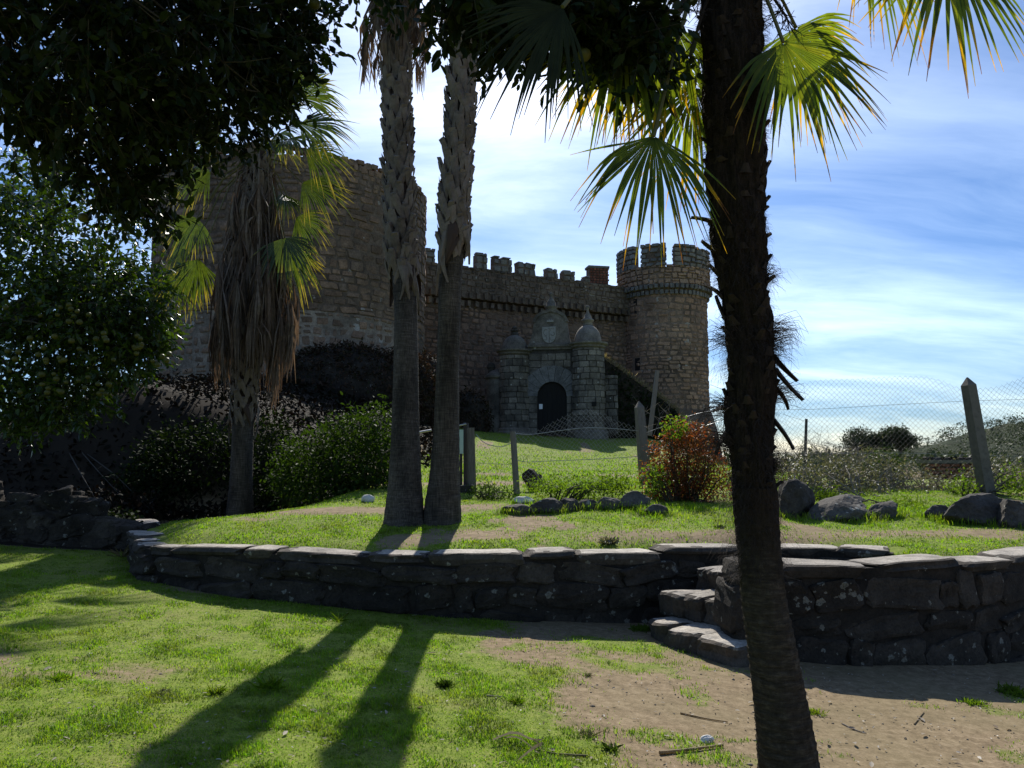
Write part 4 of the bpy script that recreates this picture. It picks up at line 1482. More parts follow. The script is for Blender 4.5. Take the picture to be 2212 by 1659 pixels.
# ---------------------------------------------------------------- palms
def fan_leaf(hub, ax, nrm, n, spread, length, rs, width=1.0, droop=0.55, free=0.5, fold=0.5):
    """leaflets of a fan leaf: list of (V, F, UV). ax: middle direction, nrm: normal of the blade"""
    ax = Vector(ax).normalized()
    nrm = Vector(nrm)
    b = nrm.cross(ax).normalized()
    nrm = ax.cross(b).normalized()
    out = []
    st = 2 * spread / (n - 1)
    for i in range(n):
        ph = -spread + st * i + rs.normal(0, st * .12)
        L = length * (1 - .22 * (abs(ph) / spread) ** 2) * rs.uniform(.9, 1.08)
        d = ax * math.cos(ph) + b * math.sin(ph)
        sd = -ax * math.sin(ph) + b * math.cos(ph)
        dr = droop * rs.uniform(.3, 2.0)
        sway = rs.normal(0, .09)
        V, UV, F = [], [], []
        T = [0.02, .18, .36, free, .64, .78, .9, 1.0]
        for t in T:
            c = hub + d * (L * t) + nrm * (L * .10 * (1 - math.cos(t * 2.2)) * -.3)
            over = max(0.0, t - free * .8)
            c = c + Vector((0, 0, -1)) * (L * dr * over ** 1.6) + sd * (L * sway * over)
            w = L * math.tan(st / 2) * min(t, free * 1.02) * 1.06 * width
            if t > free:
                q = (t - free) / (1 - free)
                w *= max(0.03, (1 - q ** 1.35))
            w = max(w, .0012)
            fo = nrm * (w * fold * (1 if i % 2 else 1))
            V += [tuple(c - sd * w + fo), tuple(c), tuple(c + sd * w + fo)]
            UV += [(0, t), (.5, t), (1, t)]
        for j in range(len(T) - 1):
            F += [(j * 3, j * 3 + 1, j * 3 + 4, j * 3 + 3), (j * 3 + 1, j * 3 + 2, j * 3 + 5, j * 3 + 4)]
        out.append((V, F, UV))
    return out


def trunk_geo(P, rad, n, fn=None):
    """stacked rings along P; fn(angle array, height) -> radius factor"""
    V, F, UV = [], [], []
    a = np.linspace(0, 2 * math.pi, n, endpoint=False)
    for i, (p, r) in enumerate(zip(P, rad)):
        f = fn(a, i, p[2]) if fn else 1.0
        V.append(np.stack([p[0] + r * f * np.cos(a), p[1] + r * f * np.sin(a), np.full(n, p[2])], 1))
        UV.append(np.stack([a / 6.283, np.full(n, p[2])], 1))
    m = len(P)
    for i in range(m - 1):
        for k in range(n):
            k2 = (k + 1) % n
            F.append((i * n + k, i * n + k2, i * n + n + k2, i * n + n + k))
    F.append(tuple((m - 1) * n + k for k in range(n)))
    return np.concatenate(V), np.array(F[:-1]), np.concatenate(UV), F[-1]


def palm_path(pts, Y, m, lean=0.0):
    """pts: (row, centre, width) in the photograph -> centres and radii, standing at depth Y"""
    ps = interp_path([(p[0], p[1], p[2]) for p in pts], m)
    C, Rr = [], []
    z0 = at(pts[0][1], pts[0][0], Y).z
    for r_, c_, w_ in ps:
        q = at(c_, r_, Y)
        q = at(c_, r_, Y + lean * (q.z - z0))
        C.append((q.x, q.y, q.z))
        Rr.append(px(Y, w_) / 2)
    return np.array(C), np.array(Rr)


def boot_mesh(name, seed, r):
    """old split leaf base clasping a trunk of radius r: a stub on top, two straps running down and apart"""
    rs = np.random.RandomState(seed)
    mb = MB()
    for sgn in (-1, 1):
        V = []
        K = 6
        aw = rs.uniform(.38, .58)
        for i in range(K):
            t = i / (K - 1)
            th = sgn * (.04 + aw * t ** 1.1)
            z = .06 - .30 * t ** .9
            w = .040 * (1 - .2 * t)
            lift = .055 * (1 - t) ** 1.2 + .012 + (.016 if sgn > 0 else 0)
            for k, (dz, dl) in enumerate(((w, 0.004), (0, .014), (-w, 0.0))):
                a = th + sgn * dz * .9 / r * .8
                rr = r + lift + dl
                V.append((rr * math.sin(a), -rr * math.cos(a), z + dz * .75))
        F = []
        for i in range(K - 1):
            for k in range(2):
                F.append((i * 3 + k, i * 3 + k + 1, i * 3 + 4 + k, i * 3 + 3 + k))
        mb.add(V, F)
    # cut stub
    o = rs.uniform(.03, .075)
    w0, w1 = .05, .034
    V = [(-w0, -r - .01, -.02), (w0, -r - .01, -.02), (w0, -r - .045, .01), (-w0, -r - .045, .01),
         (-w1, -r - .02 - o * .6, .13), (w1, -r - .02 - o * .6, .12), (w1, -r - .04 - o, .11), (-w1, -r - .04 - o, .1)]
    mb.add(V, [(0, 1, 5, 4), (1, 2, 6, 5), (2, 3, 7, 6), (3, 0, 4, 7), (4, 5, 6, 7)])
    V = np.concatenate(mb.V)
    V = V + rs.normal(0, .004, V.shape)
    return mesh_data(name, V, mb.F)


def skirt(parent, P_top, r_top, length, n, rs, flare, mat, name='dead_frond', strips=16, wid=.012, below=None):
    """hanging dead fan leaves round a trunk; each one a part of many narrow strips"""
    base = world_loc(parent)
    for i in range(n):
        a = i * 2.39996 + rs.normal(0, .15)
        q = (i / max(1, n - 1)) ** .85
        c = P_top(q)
        L = length * rs.uniform(.75, 1.2)
        mb = MB()
        r0 = r_top * .9
        rad = Vector((math.cos(a), math.sin(a), 0))
        tang = Vector((-math.sin(a), math.cos(a), 0))
        fl = flare * rs.uniform(.6, 1.3) * (0.55 + .6 * math.sin(math.pi * min(1, .25 + q)))
        mid = c + rad * (r0 + fl * .75) + Vector((0, 0, -L * .42))
        # petiole
        mb.tube([c + rad * r0 * .8, c + rad * (r0 + fl * .5) + Vector((0, 0, -L * .12)), mid], [.02, .016, .01], 4, False)
        for k in range(strips):
            w = wid * rs.uniform(.6, 1.5)
            sp = rs.normal(0, .09)
            e1 = mid + tang * sp * .8 + rad * rs.normal(0, .03) + Vector((0, 0, -L * .22))
            e2 = mid + tang * (sp * 1.2 + rs.normal(0, .03)) + rad * rs.normal(-.05, .05) + Vector((0, 0, -L * rs.uniform(.4, .68)))
            tw = (tang * math.cos(sp * 9) + rad * math.sin(sp * 9))
            V = [mid - tw * w * .4, mid + tw * w * .4, e1 - tw * w, e1 + tw * w, e2 - tw * w * .15, e2 + tw * w * .15]
            mb.add([tuple(v) for v in V], [(0, 1, 3, 2), (2, 3, 5, 4)])
        mb.build(name, mat, parent)


def washingtonia(name, label, pts, Y, boot_row, group, seed, n_skirt, skirt_rows, skirt_len, flare, crown, boots=True, lean=0.0, torn=True, wid=.012):
    rs = np.random.RandomState(seed)
    rng = random.Random(seed)
    C, Rr = palm_path(pts, Y, 150, lean)
    p0 = Vector(C[0])
    t = thing(name, label, 'palm', (p0.x, p0.y, p0.z), group)
    rows = np.array([proj(*c)[1] for c in C])
    ib = int(np.argmin(abs(rows - boot_row)))
    ground_flare = lambda a, i, z: 1 + .05 * np.sin(a * 5 + seed) * math.exp(-i / 8) + .025 * np.sin(a * 19 + z * 1.5) * np.cos(a * 31) + .012 * math.sin(z * 42)
    V, F, UV, cap = trunk_geo(C[:ib + 2], Rr[:ib + 2], 36, ground_flare)
    obj('trunk', V, F, MAT['smoothtrunk'], t, UV, smooth=True)
    V, F, UV, cap = trunk_geo(C[ib:], Rr[ib:] * .8, 20, lambda a, i, z: 1 + .06 * np.sin(a * 7 + z * 9))
    obj('upper_trunk', V, F, MAT['boottrunk'], t, UV, smooth=True)
    z0, z1 = C[ib][2], C[-1][2]
    base = world_loc(t)

    def on(z):
        i = np.interp(z, C[:, 2], np.arange(len(C)))
        return Vector((np.interp(i, np.arange(len(C)), C[:, 0]), np.interp(i, np.arange(len(C)), C[:, 1]), z)), float(np.interp(i, np.arange(len(C)), Rr))
    if boots:
        rm = float(np.mean(Rr[ib:])) * .82
        BM = [boot_mesh('leaf_base', seed * 10 + k, rm) for k in range(5)]
        for m in BM:
            m.materials.append(MAT['boot'])
        nb = min(300, int((z1 - z0 - .1) / .027))
        for i in range(nb):
            z = z0 + .1 + (z1 - z0 - .1) * i / nb
            c, r_ = on(z)
            s = r_ * .82 / rm
            k = s * rng.uniform(.92, 1.1)
            link('leaf_base', rng.choice(BM), None, t, loc=c - base, rot=(rng.uniform(-.06, .06), rng.uniform(-.16, .16), i * 2.39996 + rng.uniform(-.12, .12)), scale=(k, k, rng.uniform(.8, 1.15)))
    if torn:
        # long torn leaf bases hanging where the bark is being shed
        for k in range(9):
            z = z0 + rng.uniform(-.1, .35)
            c, r_ = on(z)
            a = rng.uniform(0, 6.28)
            mb = MB()
            V = []
            L = rng.uniform(.35, .7)
            w = rng.uniform(.05, .1)
            rad, tg = Vector((math.cos(a), math.sin(a), 0)), Vector((-math.sin(a), math.cos(a), 0))
            for i in range(6):
                q = i / 5
                p = c + rad * (r_ * .95 + .06 * math.sin(q * 3.0) + .02) + Vector((0, 0, .12 - L * q)) + tg * (.12 * q * (1 if k % 2 else -1))
                ww = w * (1 - q * .85)
                V += [p - tg * ww + rad * -.015, p + rad * .01, p + tg * ww + rad * -.015]
            mb.add([tuple(v) for v in V], [f for i in range(5) for f in ((i * 3, i * 3 + 1, i * 3 + 4, i * 3 + 3), (i * 3 + 1, i * 3 + 2, i * 3 + 5, i * 3 + 4))])
            mb.build('torn_leaf_base', MAT['boot'] if k % 3 else MAT['boottrunk'], t)
    if n_skirt:
        za, zb = at(0, skirt_rows[0], Y).z, at(0, skirt_rows[1], Y).z
        skirt(t, lambda q: on(za + (zb - za) * q)[0], float(Rr[-1]), skirt_len, n_skirt, rs, flare, MAT['thatch'], wid=wid)
    top, r_ = on(z1)
    for (hx_, hy_, dY, axv, spread, L, nl) in crown:
        hub = at(hx_, hy_, Y + dY)
        axv = Vector(axv)
        nrm = Vector((rs.normal(0, .55), -1 if abs(axv.y) < .6 else -.3, rs.uniform(.2, .9)))
        mb = MB()
        st = top + Vector((0, 0, -.05)) + (hub - top).normalized() * .05
        midp = (st + hub) / 2 + Vector((0, 0, .18 * (hub - st).length))
        mb.tube([st, midp, hub], [.02, .015, .01], 5)
        po = mb.build('frond', MAT['petiole'], t)
        fb = MB()
        for V, F, UV in fan_leaf(hub, axv, nrm, nl, spread, L * (1.2 if Y > 12 else 1), rs, 1.0, .7, .58, .45):
            fb.add(V, F, UV)
        fb.build('blade', MAT['wfrond'], po)
    return t


twin_crown = lambda cx, rowt: [(cx + int(170 * math.cos(a)), rowt - int(110 * math.sin(a)), .7 * math.sin(a * 3), (math.cos(a), .2 * math.sin(a * 2), math.sin(a) - .5), 1.9, .8, 26) for a in np.linspace(-.1, 3.3, 9)]
washingtonia('palm_tree', 'left trunk of the two tall palms, basket-like leaf bases above smooth bark, straight', [(1150, 873, 96), (1120, 873, 86), (1080, 874, 78), (1030, 875, 70), (900, 876, 60), (760, 877, 54), (650, 876, 52), (560, 868, 58), (500, 864, 60), (400, 861, 58), (250, 858, 57), (100, 857, 56), (0, 856, 56), (-320, 850, 50)], 9.85, 600,
              'tall palms on the terrace', 3, 46, (-50, -190), 1.0, .42, twin_crown(850, -350), lean=.15)
washingtonia('palm_tree', 'right trunk of the two tall palms, thinner and leaning to the right', [(1155, 954, 92), (1120, 955, 82), (1080, 957, 74), (1030, 960, 64), (940, 964, 56), (800, 967, 48), (700, 970, 47), (600, 973, 49), (530, 978, 52), (400, 984, 50), (300, 990, 48), (150, 999, 46), (0, 1007, 45), (-300, 1020, 42)], 9.95, 545,
              'tall palms on the terrace', 4, 34, (20, -110), .9, .3, twin_crown(1022, -330), lean=-.08)

rs3 = np.random.RandomState(33)
crown3 = []
for (X, Y_, ax_, L) in ((648, 268, (1, -.1, -.05), .95), (612, 190, (.5, 0, .75), .95), (652, 395, (1, -.1, -.35), .85), (612, 515, (.5, -.1, -.9), .72), (622, 545, (.35, .1, -1), .7), (640, 470, (.9, .1, -.5), .62),
                        (540, 215, (-.3, .1, .8), .9), (480, 280, (-.9, 0, .1), .9), (455, 370, (-.9, -.1, -.5), .8), (425, 470, (-.5, -.1, -.9), .72), (405, 520, (-.5, -.1, -.9), .7), (395, 590, (-.3, -.1, -1), .62), (430, 560, (-.3, .1, -1), .7), (600, 290, (.4, -.7, -.5), .7), (580, 300, (0, .9, .3), .8), (650, 210, (.7, .2, .6), .85), (610, 250, (.2, -.6, .4), .8), (585, 225, (.25, -.5, .8), .9), (560, 200, (-.05, .2, 1), .95), (622, 300, (.7, -.5, -.2), .75), (660, 325, (1, .2, -.2), .8), (610, 420, (.5, -.6, -.7), .6)):
    crown3.append((X, Y_, rs3.uniform(-.35, .35), ax_, rs3.uniform(1.0, 1.45), L, 34))
washingtonia('palm_tree', 'shaggy palm with a thick skirt of dead fronds and green fans, left on the terrace', [(1150, 516, 76), (1130, 517, 62), (1090, 519, 54), (1040, 521, 48), (950, 524, 45), (880, 527, 46), (830, 530, 52), (760, 538, 56), (700, 545, 56), (600, 552, 54), (450, 556, 52), (330, 558, 48)], 15.0, 905,
             None, 6, 190, (660, 330), 1.75, .58, crown3, wid=.019)
washingtonia('palm_tree', 'far palm trunk seen through a gap in the dark citrus leaves at the upper left', [(560, 104, 22), (450, 106, 20), (400, 108, 20), (330, 110, 20), (200, 112, 20)], 20.0, 395,
             None, 8, 16, (330, 230), 1.2, .2, [(112 + int(45 * math.cos(a)), 190 - int(40 * math.sin(a)), 0, (math.cos(a), .1, math.sin(a) - .3), 1.7, .9, 20) for a in np.linspace(-.2, 3.4, 7)], torn=False)

# ---- the dark fan palm in front
rs = np.random.RandomState(12)
YN = 3.95
NP = [(1730, 1722, 142), (1659, 1705, 124), (1580, 1694, 114), (1500, 1683, 106), (1400, 1668, 98), (1300, 1650, 92), (1200, 1641, 88), (1100, 1633, 92), (1020, 1626, 96), (950, 1620, 104), (880, 1620, 112), (800, 1624, 112), (740, 1620, 104), (660, 1612, 106), (580, 1600, 114), (500, 1594, 124), (400, 1590, 132), (300, 1588, 140), (200, 1584, 144), (100, 1581, 144), (0, 1578, 140), (-120, 1575, 110), (-190, 1575, 60)]
C, Rr = palm_path(NP, YN, 420)
fp = thing('fan_palm', 'dark shaggy fan palm standing right in front, ringed trunk and drooping green fans', 'palm', tuple(C[0]))
fbase = world_loc(fp)
rows = np.array([proj(*c)[1] for c in C])
il = int(np.argmin(abs(rows - 1090)))


def ringed(a, i, z):
    s = (z * 21) % 1.0
    return 1 + .045 * (s ** 2 - .3) + .03 * np.sin(a * 9 + z * 3) * np.cos(a * 4 - z * 7) + .02 * np.sin(a * 23 + z * 40)


V, F, UV, cap = trunk_geo(C[:il + 10], Rr[:il + 10], 56, ringed)
obj('trunk', V, F, MAT['ringtrunk'], fp, UV)


def shaggy(a, i, z):
    return .93 + .10 * np.sin(a * 5 + z * 6) * np.cos(a * 3 - z * 9) + .06 * np.sin(a * 13 + z * 17) + .04 * np.sin(a * 29 - z * 31)


V, F, UV, cap = trunk_geo(C[il - 8:], Rr[il - 8:] * .95, 60, shaggy)
obj('upper_trunk', V, F, MAT['ringtrunk'], fp, UV)
# loose fibre: thin hairs, hanging and sticking out
n = 16000
zi = il - 30 + (rs.rand(n) * (len(C) - il + 8)).astype(int)
tuft = np.clip(fbm(zi * .045, zi * 0.0 + 2, 4, 3) * 1.8 - .35, .15, 1.4)
a = rs.rand(n) * 6.283
r0 = Rr[np.clip(zi, 0, len(C) - 1)] * .93
P0 = C[np.clip(zi, 0, len(C) - 1)] + np.stack([r0 * np.cos(a), r0 * np.sin(a), rs.normal(0, .01, n)], 1)
radv = np.stack([np.cos(a), np.sin(a), np.zeros(n)], 1)
tg = np.stack([-np.sin(a), np.cos(a), np.zeros(n)], 1)
clump = fbm(a * 1.5, zi * .03, 8, 3)
Lh = rs.uniform(.03, .10, n) * (0.5 + 1.1 * np.clip((clump - .45) * 4, 0, 1)) * tuft
out_ = rs.uniform(.25, 1.0, n)[:, None]
P1 = P0 + (radv * out_ + tg * rs.normal(0, .5, (n, 1)) + np.array([0, 0, -.25])) * Lh[:, None]
P2 = P1 + (radv * out_ * .5 + tg * rs.normal(0, .6, (n, 1)) + np.array([0, 0, -.9])) * Lh[:, None] * .8
wd = tg * rs.uniform(.0008, .0018, (n, 1))
V = np.stack([P0 - wd, P0 + wd, P1 - wd * .7, P1 + wd * .7, P2], 1).reshape(-1, 3)
b = np.arange(n) * 5
F = np.concatenate([np.stack([b, b + 1, b + 3], 1), np.stack([b, b + 3, b + 2], 1), np.stack([b + 2, b + 3, b + 4], 1)])
obj('fibre', V, F, MAT['fibre'], fp, kind='stuff')
# old leaf stubs, pointing up and out; a few long and hanging
rng = random.Random(12)


def stub(z, ang, L, tilt, w, bend=0.0, name='leaf_stub'):
    i = int(np.argmin(abs(C[:, 2] - z)))
    c = Vector(C[i])
    rad = Vector((math.cos(ang), math.sin(ang), 0))
    tgv = Vector((-math.sin(ang), math.cos(ang), 0))
    V = []
    for k in range(5):
        q = k / 4
        p = c + rad * (Rr[i] * .86 + L * q * math.cos(tilt + bend * q)) + Vector((0, 0, L * q * math.sin(tilt + bend * q)))
        ww = w * (1 - .55 * q) * (1.25 if k == 0 else 1)
        th = .010 * (1 - .4 * q) + .003
        nv_ = Vector((0, 0, 1)) * math.cos(tilt) - rad * math.sin(tilt)
        V += [p - tgv * ww - nv_ * th * .3, p + nv_ * th, p + tgv * ww - nv_ * th * .3, p - nv_ * th]
    F = [(k * 4 + j, k * 4 + (j + 1) % 4, k * 4 + 4 + (j + 1) % 4, k * 4 + 4 + j) for k in range(4) for j in range(4)] + [(16, 17, 18, 19)]
    obj(name, [tuple(v) for v in V], F, MAT['fibre'], fp)


zs = [at(1600, r_, YN).z for r_ in (1060, 0)]
for i in range(170):
    z = zs[0] + (zs[1] - zs[0]) * (i + rng.random()) / 170
    stub(z, i * 2.39996 + rng.uniform(-.5, .5), rng.uniform(.025, .06) * (1.5 if rng.random() < .18 else 1), rng.uniform(.75, 1.45), rng.uniform(.016, .036), rng.uniform(-.25, .05))
# the bigger ones seen on the outline: (row, side, length, tilt, width, bend)
for (row, side, L, tilt, w, bend) in ((478, -1, .10, .35, .02, -.3), (545, -1, .09, .3, .022, .4), (596, -1, .075, .6, .02, .2), (640, -1, .10, .95, .02, -.6), (690, -1, .12, 1.1, .03, .2), (515, 1, .04, .5, .02, 0), (575, 1, .07, .9, .02, 0), (610, 1, .05, .6, .02, 0), (380, 1, .06, 1.0, .025, 0), (440, 1, .05, .8, .02, 0),
                                      (800, 1, .18, -1.0, .03, .2), (905, 1, .16, -.85, .032, -.3), (880, -1, .07, .2, .02, -.8), (930, -1, .12, -.9, .03, -.4), (830, 1, .13, -.5, .022, -.9), (770, 1, .15, -.9, .05, .1)):
    stub(at(1600, row, YN).z, (0 if side > 0 else math.pi) + rng.uniform(-.3, .3), L * 1.15, tilt, w * 1.5, bend * .5)
# bigger fibre tufts on the outline
for ti, (row, a0, L) in enumerate(((715, .1, .16), (745, .2, .13), (730, math.pi + .1, .12), (880, math.pi - .2, .13), (850, 0, .12), (1000, .1, .1), (960, math.pi, .14), (600, .1, .07))):
    z = at(1600, row, YN).z
    i = int(np.argmin(abs(C[:, 2] - z)))
    mb = MB()
    for k in range(90):
        an = a0 + rs.normal(0, .35)
        rad = Vector((math.cos(an), math.sin(an), 0))
        p = Vector(C[i]) + rad * Rr[i] * .9 + Vector((0, 0, rs.normal(0, .03)))
        l = L * rs.uniform(.4, 1.1)
        q = p + rad * l * .75 + Vector((rs.normal(0, .02), rs.normal(0, .02), rs.normal(.01, .03)))
        r_ = q + rad * l * .2 + Vector((rs.normal(0, .02), rs.normal(0, .02), -l * rs.uniform(.1, .6)))
        mb.tube([p, q, r_], [.0013, .001, .0005], 3, False)
    mb.build('fibre_tuft', MAT['fibre'], fp)
# fans
topN = at(1580, -90, YN)
FANS = [(1412, 294, -.35, (-.12, -.25, -1), (0.05, -1, .25), 1.15, .52, 38), (1692, 92, -.15, (.62, -.1, -.75), (.1, -1, .3), 1.65, .58, 42), (2045, -110, -.35, (.06, -.2, -1), (0, -1, .3), 1.7, .56, 42),
        (1395, 85, 1.2, (-.35, .2, -1), (.1, -1, .1), 1.6, .60, 40), (1215, 15, -.9, (-.7, -.1, -.75), (.1, -1, .2), 1.1, .46, 30), (1330, 80, 1.0, (-.15, .1, -1), (.2, -1, .1), .95, .6, 30), (1455, 50, .1, (-.1, -.1, -1), (-.2, -1, .1), .9, .62, 30), (1500, 190, .6, (-.1, .3, -1), (0, -1, .2), 1.5, .55, 38), (1350, 60, -.2, (-.5, -.2, -.85), (.2, -1, .2), 1.5, .56, 38),
        (1720, 60, .4, (.5, .3, -.9), (0, -1, .2), 1.5, .55, 36), (1870, -150, .2, (.6, .2, -.5), (0, -1, .5), 1.7, .6, 36), (1300, -180, .1, (-.8, .1, .2), (0, -.6, .8), 1.7, .6, 34), (1580, -330, 0, (.1, .3, 1), (0, -1, .2), 1.8, .6, 34), (1450, -300, .3, (-.5, .3, .8), (0, -1, .4), 1.8, .6, 34), (1740, -280, -.2, (.6, -.2, .7), (0, -1, .4), 1.8, .6, 34), (1560, -160, -.9, (0, -1, .1), (0, -.3, 1), 1.7, .6, 32)]
for fi, (X, Y_, dY, axv, nrm, spread, L, nl) in enumerate(FANS):
    hub = at(X, Y_, YN + dY)
    st = topN + (hub - topN).normalized() * .08
    mb = MB()
    midp = (st + hub) / 2 + Vector((0, 0, .22 * (hub - st).length))
    mb.tube([tuple(p) for p in interp_path([tuple(st), tuple(midp), tuple(hub)], 8)], [.018, .015, .013, .012, .011, .010, .010, .010], 6)
    fo = mb.build('frond', MAT['petiole'], fp)
    fl = fan_leaf(hub, axv, nrm, nl, spread, L, rs, .98, .5, .52, .45)
    seen = fi < 10
    if seen:
        for V, F, UV in fl:
            obj('leaflet', V, F, MAT['shadefrond' if fi == 4 else 'frond'], fo, np.array(UV))
    else:
        fb = MB()
        for V, F, UV in fl:
            fb.add(V, F, UV)
        fb.build('blade', MAT['frond'], fo)
# dark branching flower stalks beside the crown
for (X, Y_, Lx, seed) in ((1440, 60, -1, 1), (1410, 130, -1, 2), (1490, 120, -1, 3), (1700, 40, 1, 4), (1390, 20, -1, 5)):
    r2 = random.Random(seed)
    st = at(1575, -60, YN)
    e = at(X, Y_, YN - .1 + r2.uniform(-.1, .3))
    mb = MB()
    stem_pts = interp_path([tuple(st), tuple((st + e) / 2 + Vector((0, 0, .10))), tuple(e)], 9)
    mb.tube([tuple(p) for p in stem_pts], list(np.linspace(.016, .006, 9)), 5)
    for k in range(26):
        i = r2.randint(3, 8)
        p = Vector(stem_pts[i])
        d = Vector((r2.uniform(-1, 1), r2.uniform(-1, 1), r2.uniform(-1.3, .4))) * .10
        q = p + d
        mb.tube([p, p + d * .5 + Vector((0, 0, -.01)), q], [.004, .003, .002], 3, False)
        for j in range(5):
            w_ = p + d * r2.uniform(.3, 1)
            mb.tube([w_, w_ + Vector((r2.uniform(-1, 1), r2.uniform(-1, 1), r2.uniform(-1, .3))) * .045], [.002, .0014], 3, False)
    mb.build('flower_stalk', MAT['fibre'], fp)


# ---------------------------------------------------------------- citrus trees
def citrus(name, label, trunk_pts, trunk_r, ells, n, per, size, lmat, seed, own=0, spread=.12, shell=.55, fruits=(), fruit_r=.03, limbs=20, limb_r=.05):
    rs = np.random.RandomState(seed)
    t = thing(name, label, 'tree', trunk_pts[0])
    TP = interp_path(trunk_pts, 14)
    mb = MB()
    mb.tube([tuple(p) for p in TP], list(np.linspace(trunk_r, trunk_r * .55, 14) * (1 + .1 * np.sin(np.arange(14) * 2.1))), 12)
    mb.build('trunk', MAT['bark'], t, smooth=True)
    C, D = ell_points(ells, n, rs, shell)
    end = Vector(TP[-1])
    mb = MB()
    for k in range(limbs):
        c = Vector(C[k * 7 % n])
        m = (end + c) / 2 + Vector((rs.normal(0, .15), rs.normal(0, .15), .1 * (c - end).length))
        pth = interp_path([tuple(end), tuple(m), tuple(c)], 9)
        pth = pth + rs.normal(0, .012, pth.shape)
        mb.tube([tuple(p) for p in pth], list(np.linspace(limb_r, .004, 9)), 5, False)
        for j in range(6):
            p = Vector(pth[rs.randint(4, 9)])
            q = p + Vector(rs.normal(0, .09, 3))
            mb.tube([p, (p + q) / 2 + Vector(rs.normal(0, .02, 3)), q], [.005, .004, .002], 4, False)
    mb.build('branches', MAT['bark'], t)
    ax_ = D * .6 + rs.normal(0, .55, D.shape) + np.array([0, 0, -.35])
    ax_ /= np.linalg.norm(ax_, axis=1, keepdims=True)
    TL = rs.uniform(1.5, 3.4, n)[:, None] * size
    A_, B_ = C - ax_ * TL * .5, C + ax_ * TL
    tt_ = np.tile(np.linspace(.12, 1.0, per), n)[:, None]
    P = np.repeat(A_, per, 0) * (1 - tt_) + np.repeat(B_, per, 0) * tt_ + rs.normal(0, .006, (n * per, 3))
    DD = np.repeat(ax_, per, 0) * .75 + rs.normal(0, .62, (n * per, 3)) + np.array([0, 0, -.2])
    u_ = np.cross(ax_, [0.3, 1, .2])
    u_ /= np.linalg.norm(u_, axis=1, keepdims=True)
    v_ = np.cross(ax_, u_)
    rg = [u_ * .0035, (-.5 * u_ + .87 * v_) * .0035, (-.5 * u_ - .87 * v_) * .0035]
    TV = np.stack([A_ + q for q in rg] + [B_ + q * .4 for q in rg], 1).reshape(-1, 3)
    TF = (np.array([(0, 1, 4, 3), (1, 2, 5, 4), (2, 0, 3, 5)])[None] + (np.arange(n) * 6)[:, None, None]).reshape(-1, 4)
    obj('twigs', TV, TF, MAT['bark'], t, kind='stuff')
    sz = size * rs.uniform(.6, 1.3, len(P))
    # leaves that show largest are leaves of their own
    if own:
        pr = np.array([proj(*p) for p in P])
        vis = (pr[:, 0] > 5) & (pr[:, 0] < 2207) & (pr[:, 1] > 5) & (pr[:, 1] < 1650)
        score = np.where(vis, sz / np.linalg.norm(P - np.array([0, 0, CAM_Z]), axis=1), 0)
        top = np.argsort(-score)[:own]
        u, v, nn = frames(DD, rs, .4)
        lm = [mesh_data('leaf', LEAF * np.array([1, w, b]), LEAF_F) for w, b in ((1, 1), (1.15, 1.6), (.85, .4))]
        for m in lm:
            m.materials.append(lmat)
        base = world_loc(t)
        for i in top:
            M = Matrix(((u[i][0], v[i][0], nn[i][0]), (u[i][1], v[i][1], nn[i][1]), (u[i][2], v[i][2], nn[i][2])))
            o = link('leaf', lm[i % 3], None, t, loc=Vector(P[i]) - base, rot=M.to_euler(), scale=(sz[i],) * 3)
        keep = np.ones(len(P), bool)
        keep[top] = False
        P, DD, sz = P[keep], DD[keep], sz[keep]
    V, F = leaf_geo(P, DD, sz, rs, 1.0, .4)
    obj('crown', V, F, lmat, t, kind='stuff')
    if fruits:
        bm = bmesh.new()
        bmesh.ops.create_icosphere(bm, subdivisions=2, radius=1)
        fm = bpy.data.meshes.new('fruit')
        bm.to_mesh(fm)
        bm.free()
        fm.polygons.foreach_set('use_smooth', np.ones(len(fm.polygons), bool))
        fm.materials.append(MAT['fruit'])
        base = world_loc(t)
        for p in fruits:
            s = fruit_r * rs.uniform(.8, 1.15)
            link('fruit', fm, None, t, loc=Vector(p) - base, scale=(s, s, s * .93))
    return t


# overhanging tree close to the viewer
e1 = [ell_at(120, 90, 3.9, 260, 190, .9, 5), ell_at(390, 130, 4.4, 220, 165, 1.0, 5.6), ell_at(285, 395, 5.0, 80, 95, .5, 1.6), ell_at(250, 330, 4.9, 150, 90, .6, 1.6), ell_at(560, 90, 4.7, 100, 110, .6, 1.9), ell_at(560, 160, 4.8, 50, 60, .4, .6), ell_at(640, 70, 4.6, 62, 90, .35, .55), ell_at(220, -260, 4.4, 560, 230, 1.2, 7), ell_at(480, -120, 4.6, 260, 170, .9, 3),
      ell_at(385, 245, 4.9, 80, 65, .5, 1.0), ell_at(700, -120, 4.5, 260, 110, .7, 1.6), ell_at(1140, -60, 3.9, 190, 110, .6, 2.2), ell_at(1200, -190, 4.7, 330, 150, .8, 8), ell_at(1010, -20, 3.4, 90, 50, .3, .9), ell_at(1240, 20, 3.6, 220, 85, .35, 2.6), ell_at(1370, 100, 3.7, 110, 70, .3, .9), ell_at(1150, 60, 3.7, 170, 60, .3, 1.0), ell_at(60, 260, 4.2, 110, 80, .5, 1.2)]  # the heaviest clump, above the view, is added to shade the dark fan
fr = [at(570, 248, 4.6), at(300, 148, 4.2), at(680, 8, 4.5), at(1262, 118, 3.5), at(280, 128, 4.2), at(180, 470, 4.9), at(465, 345, 4.8)]
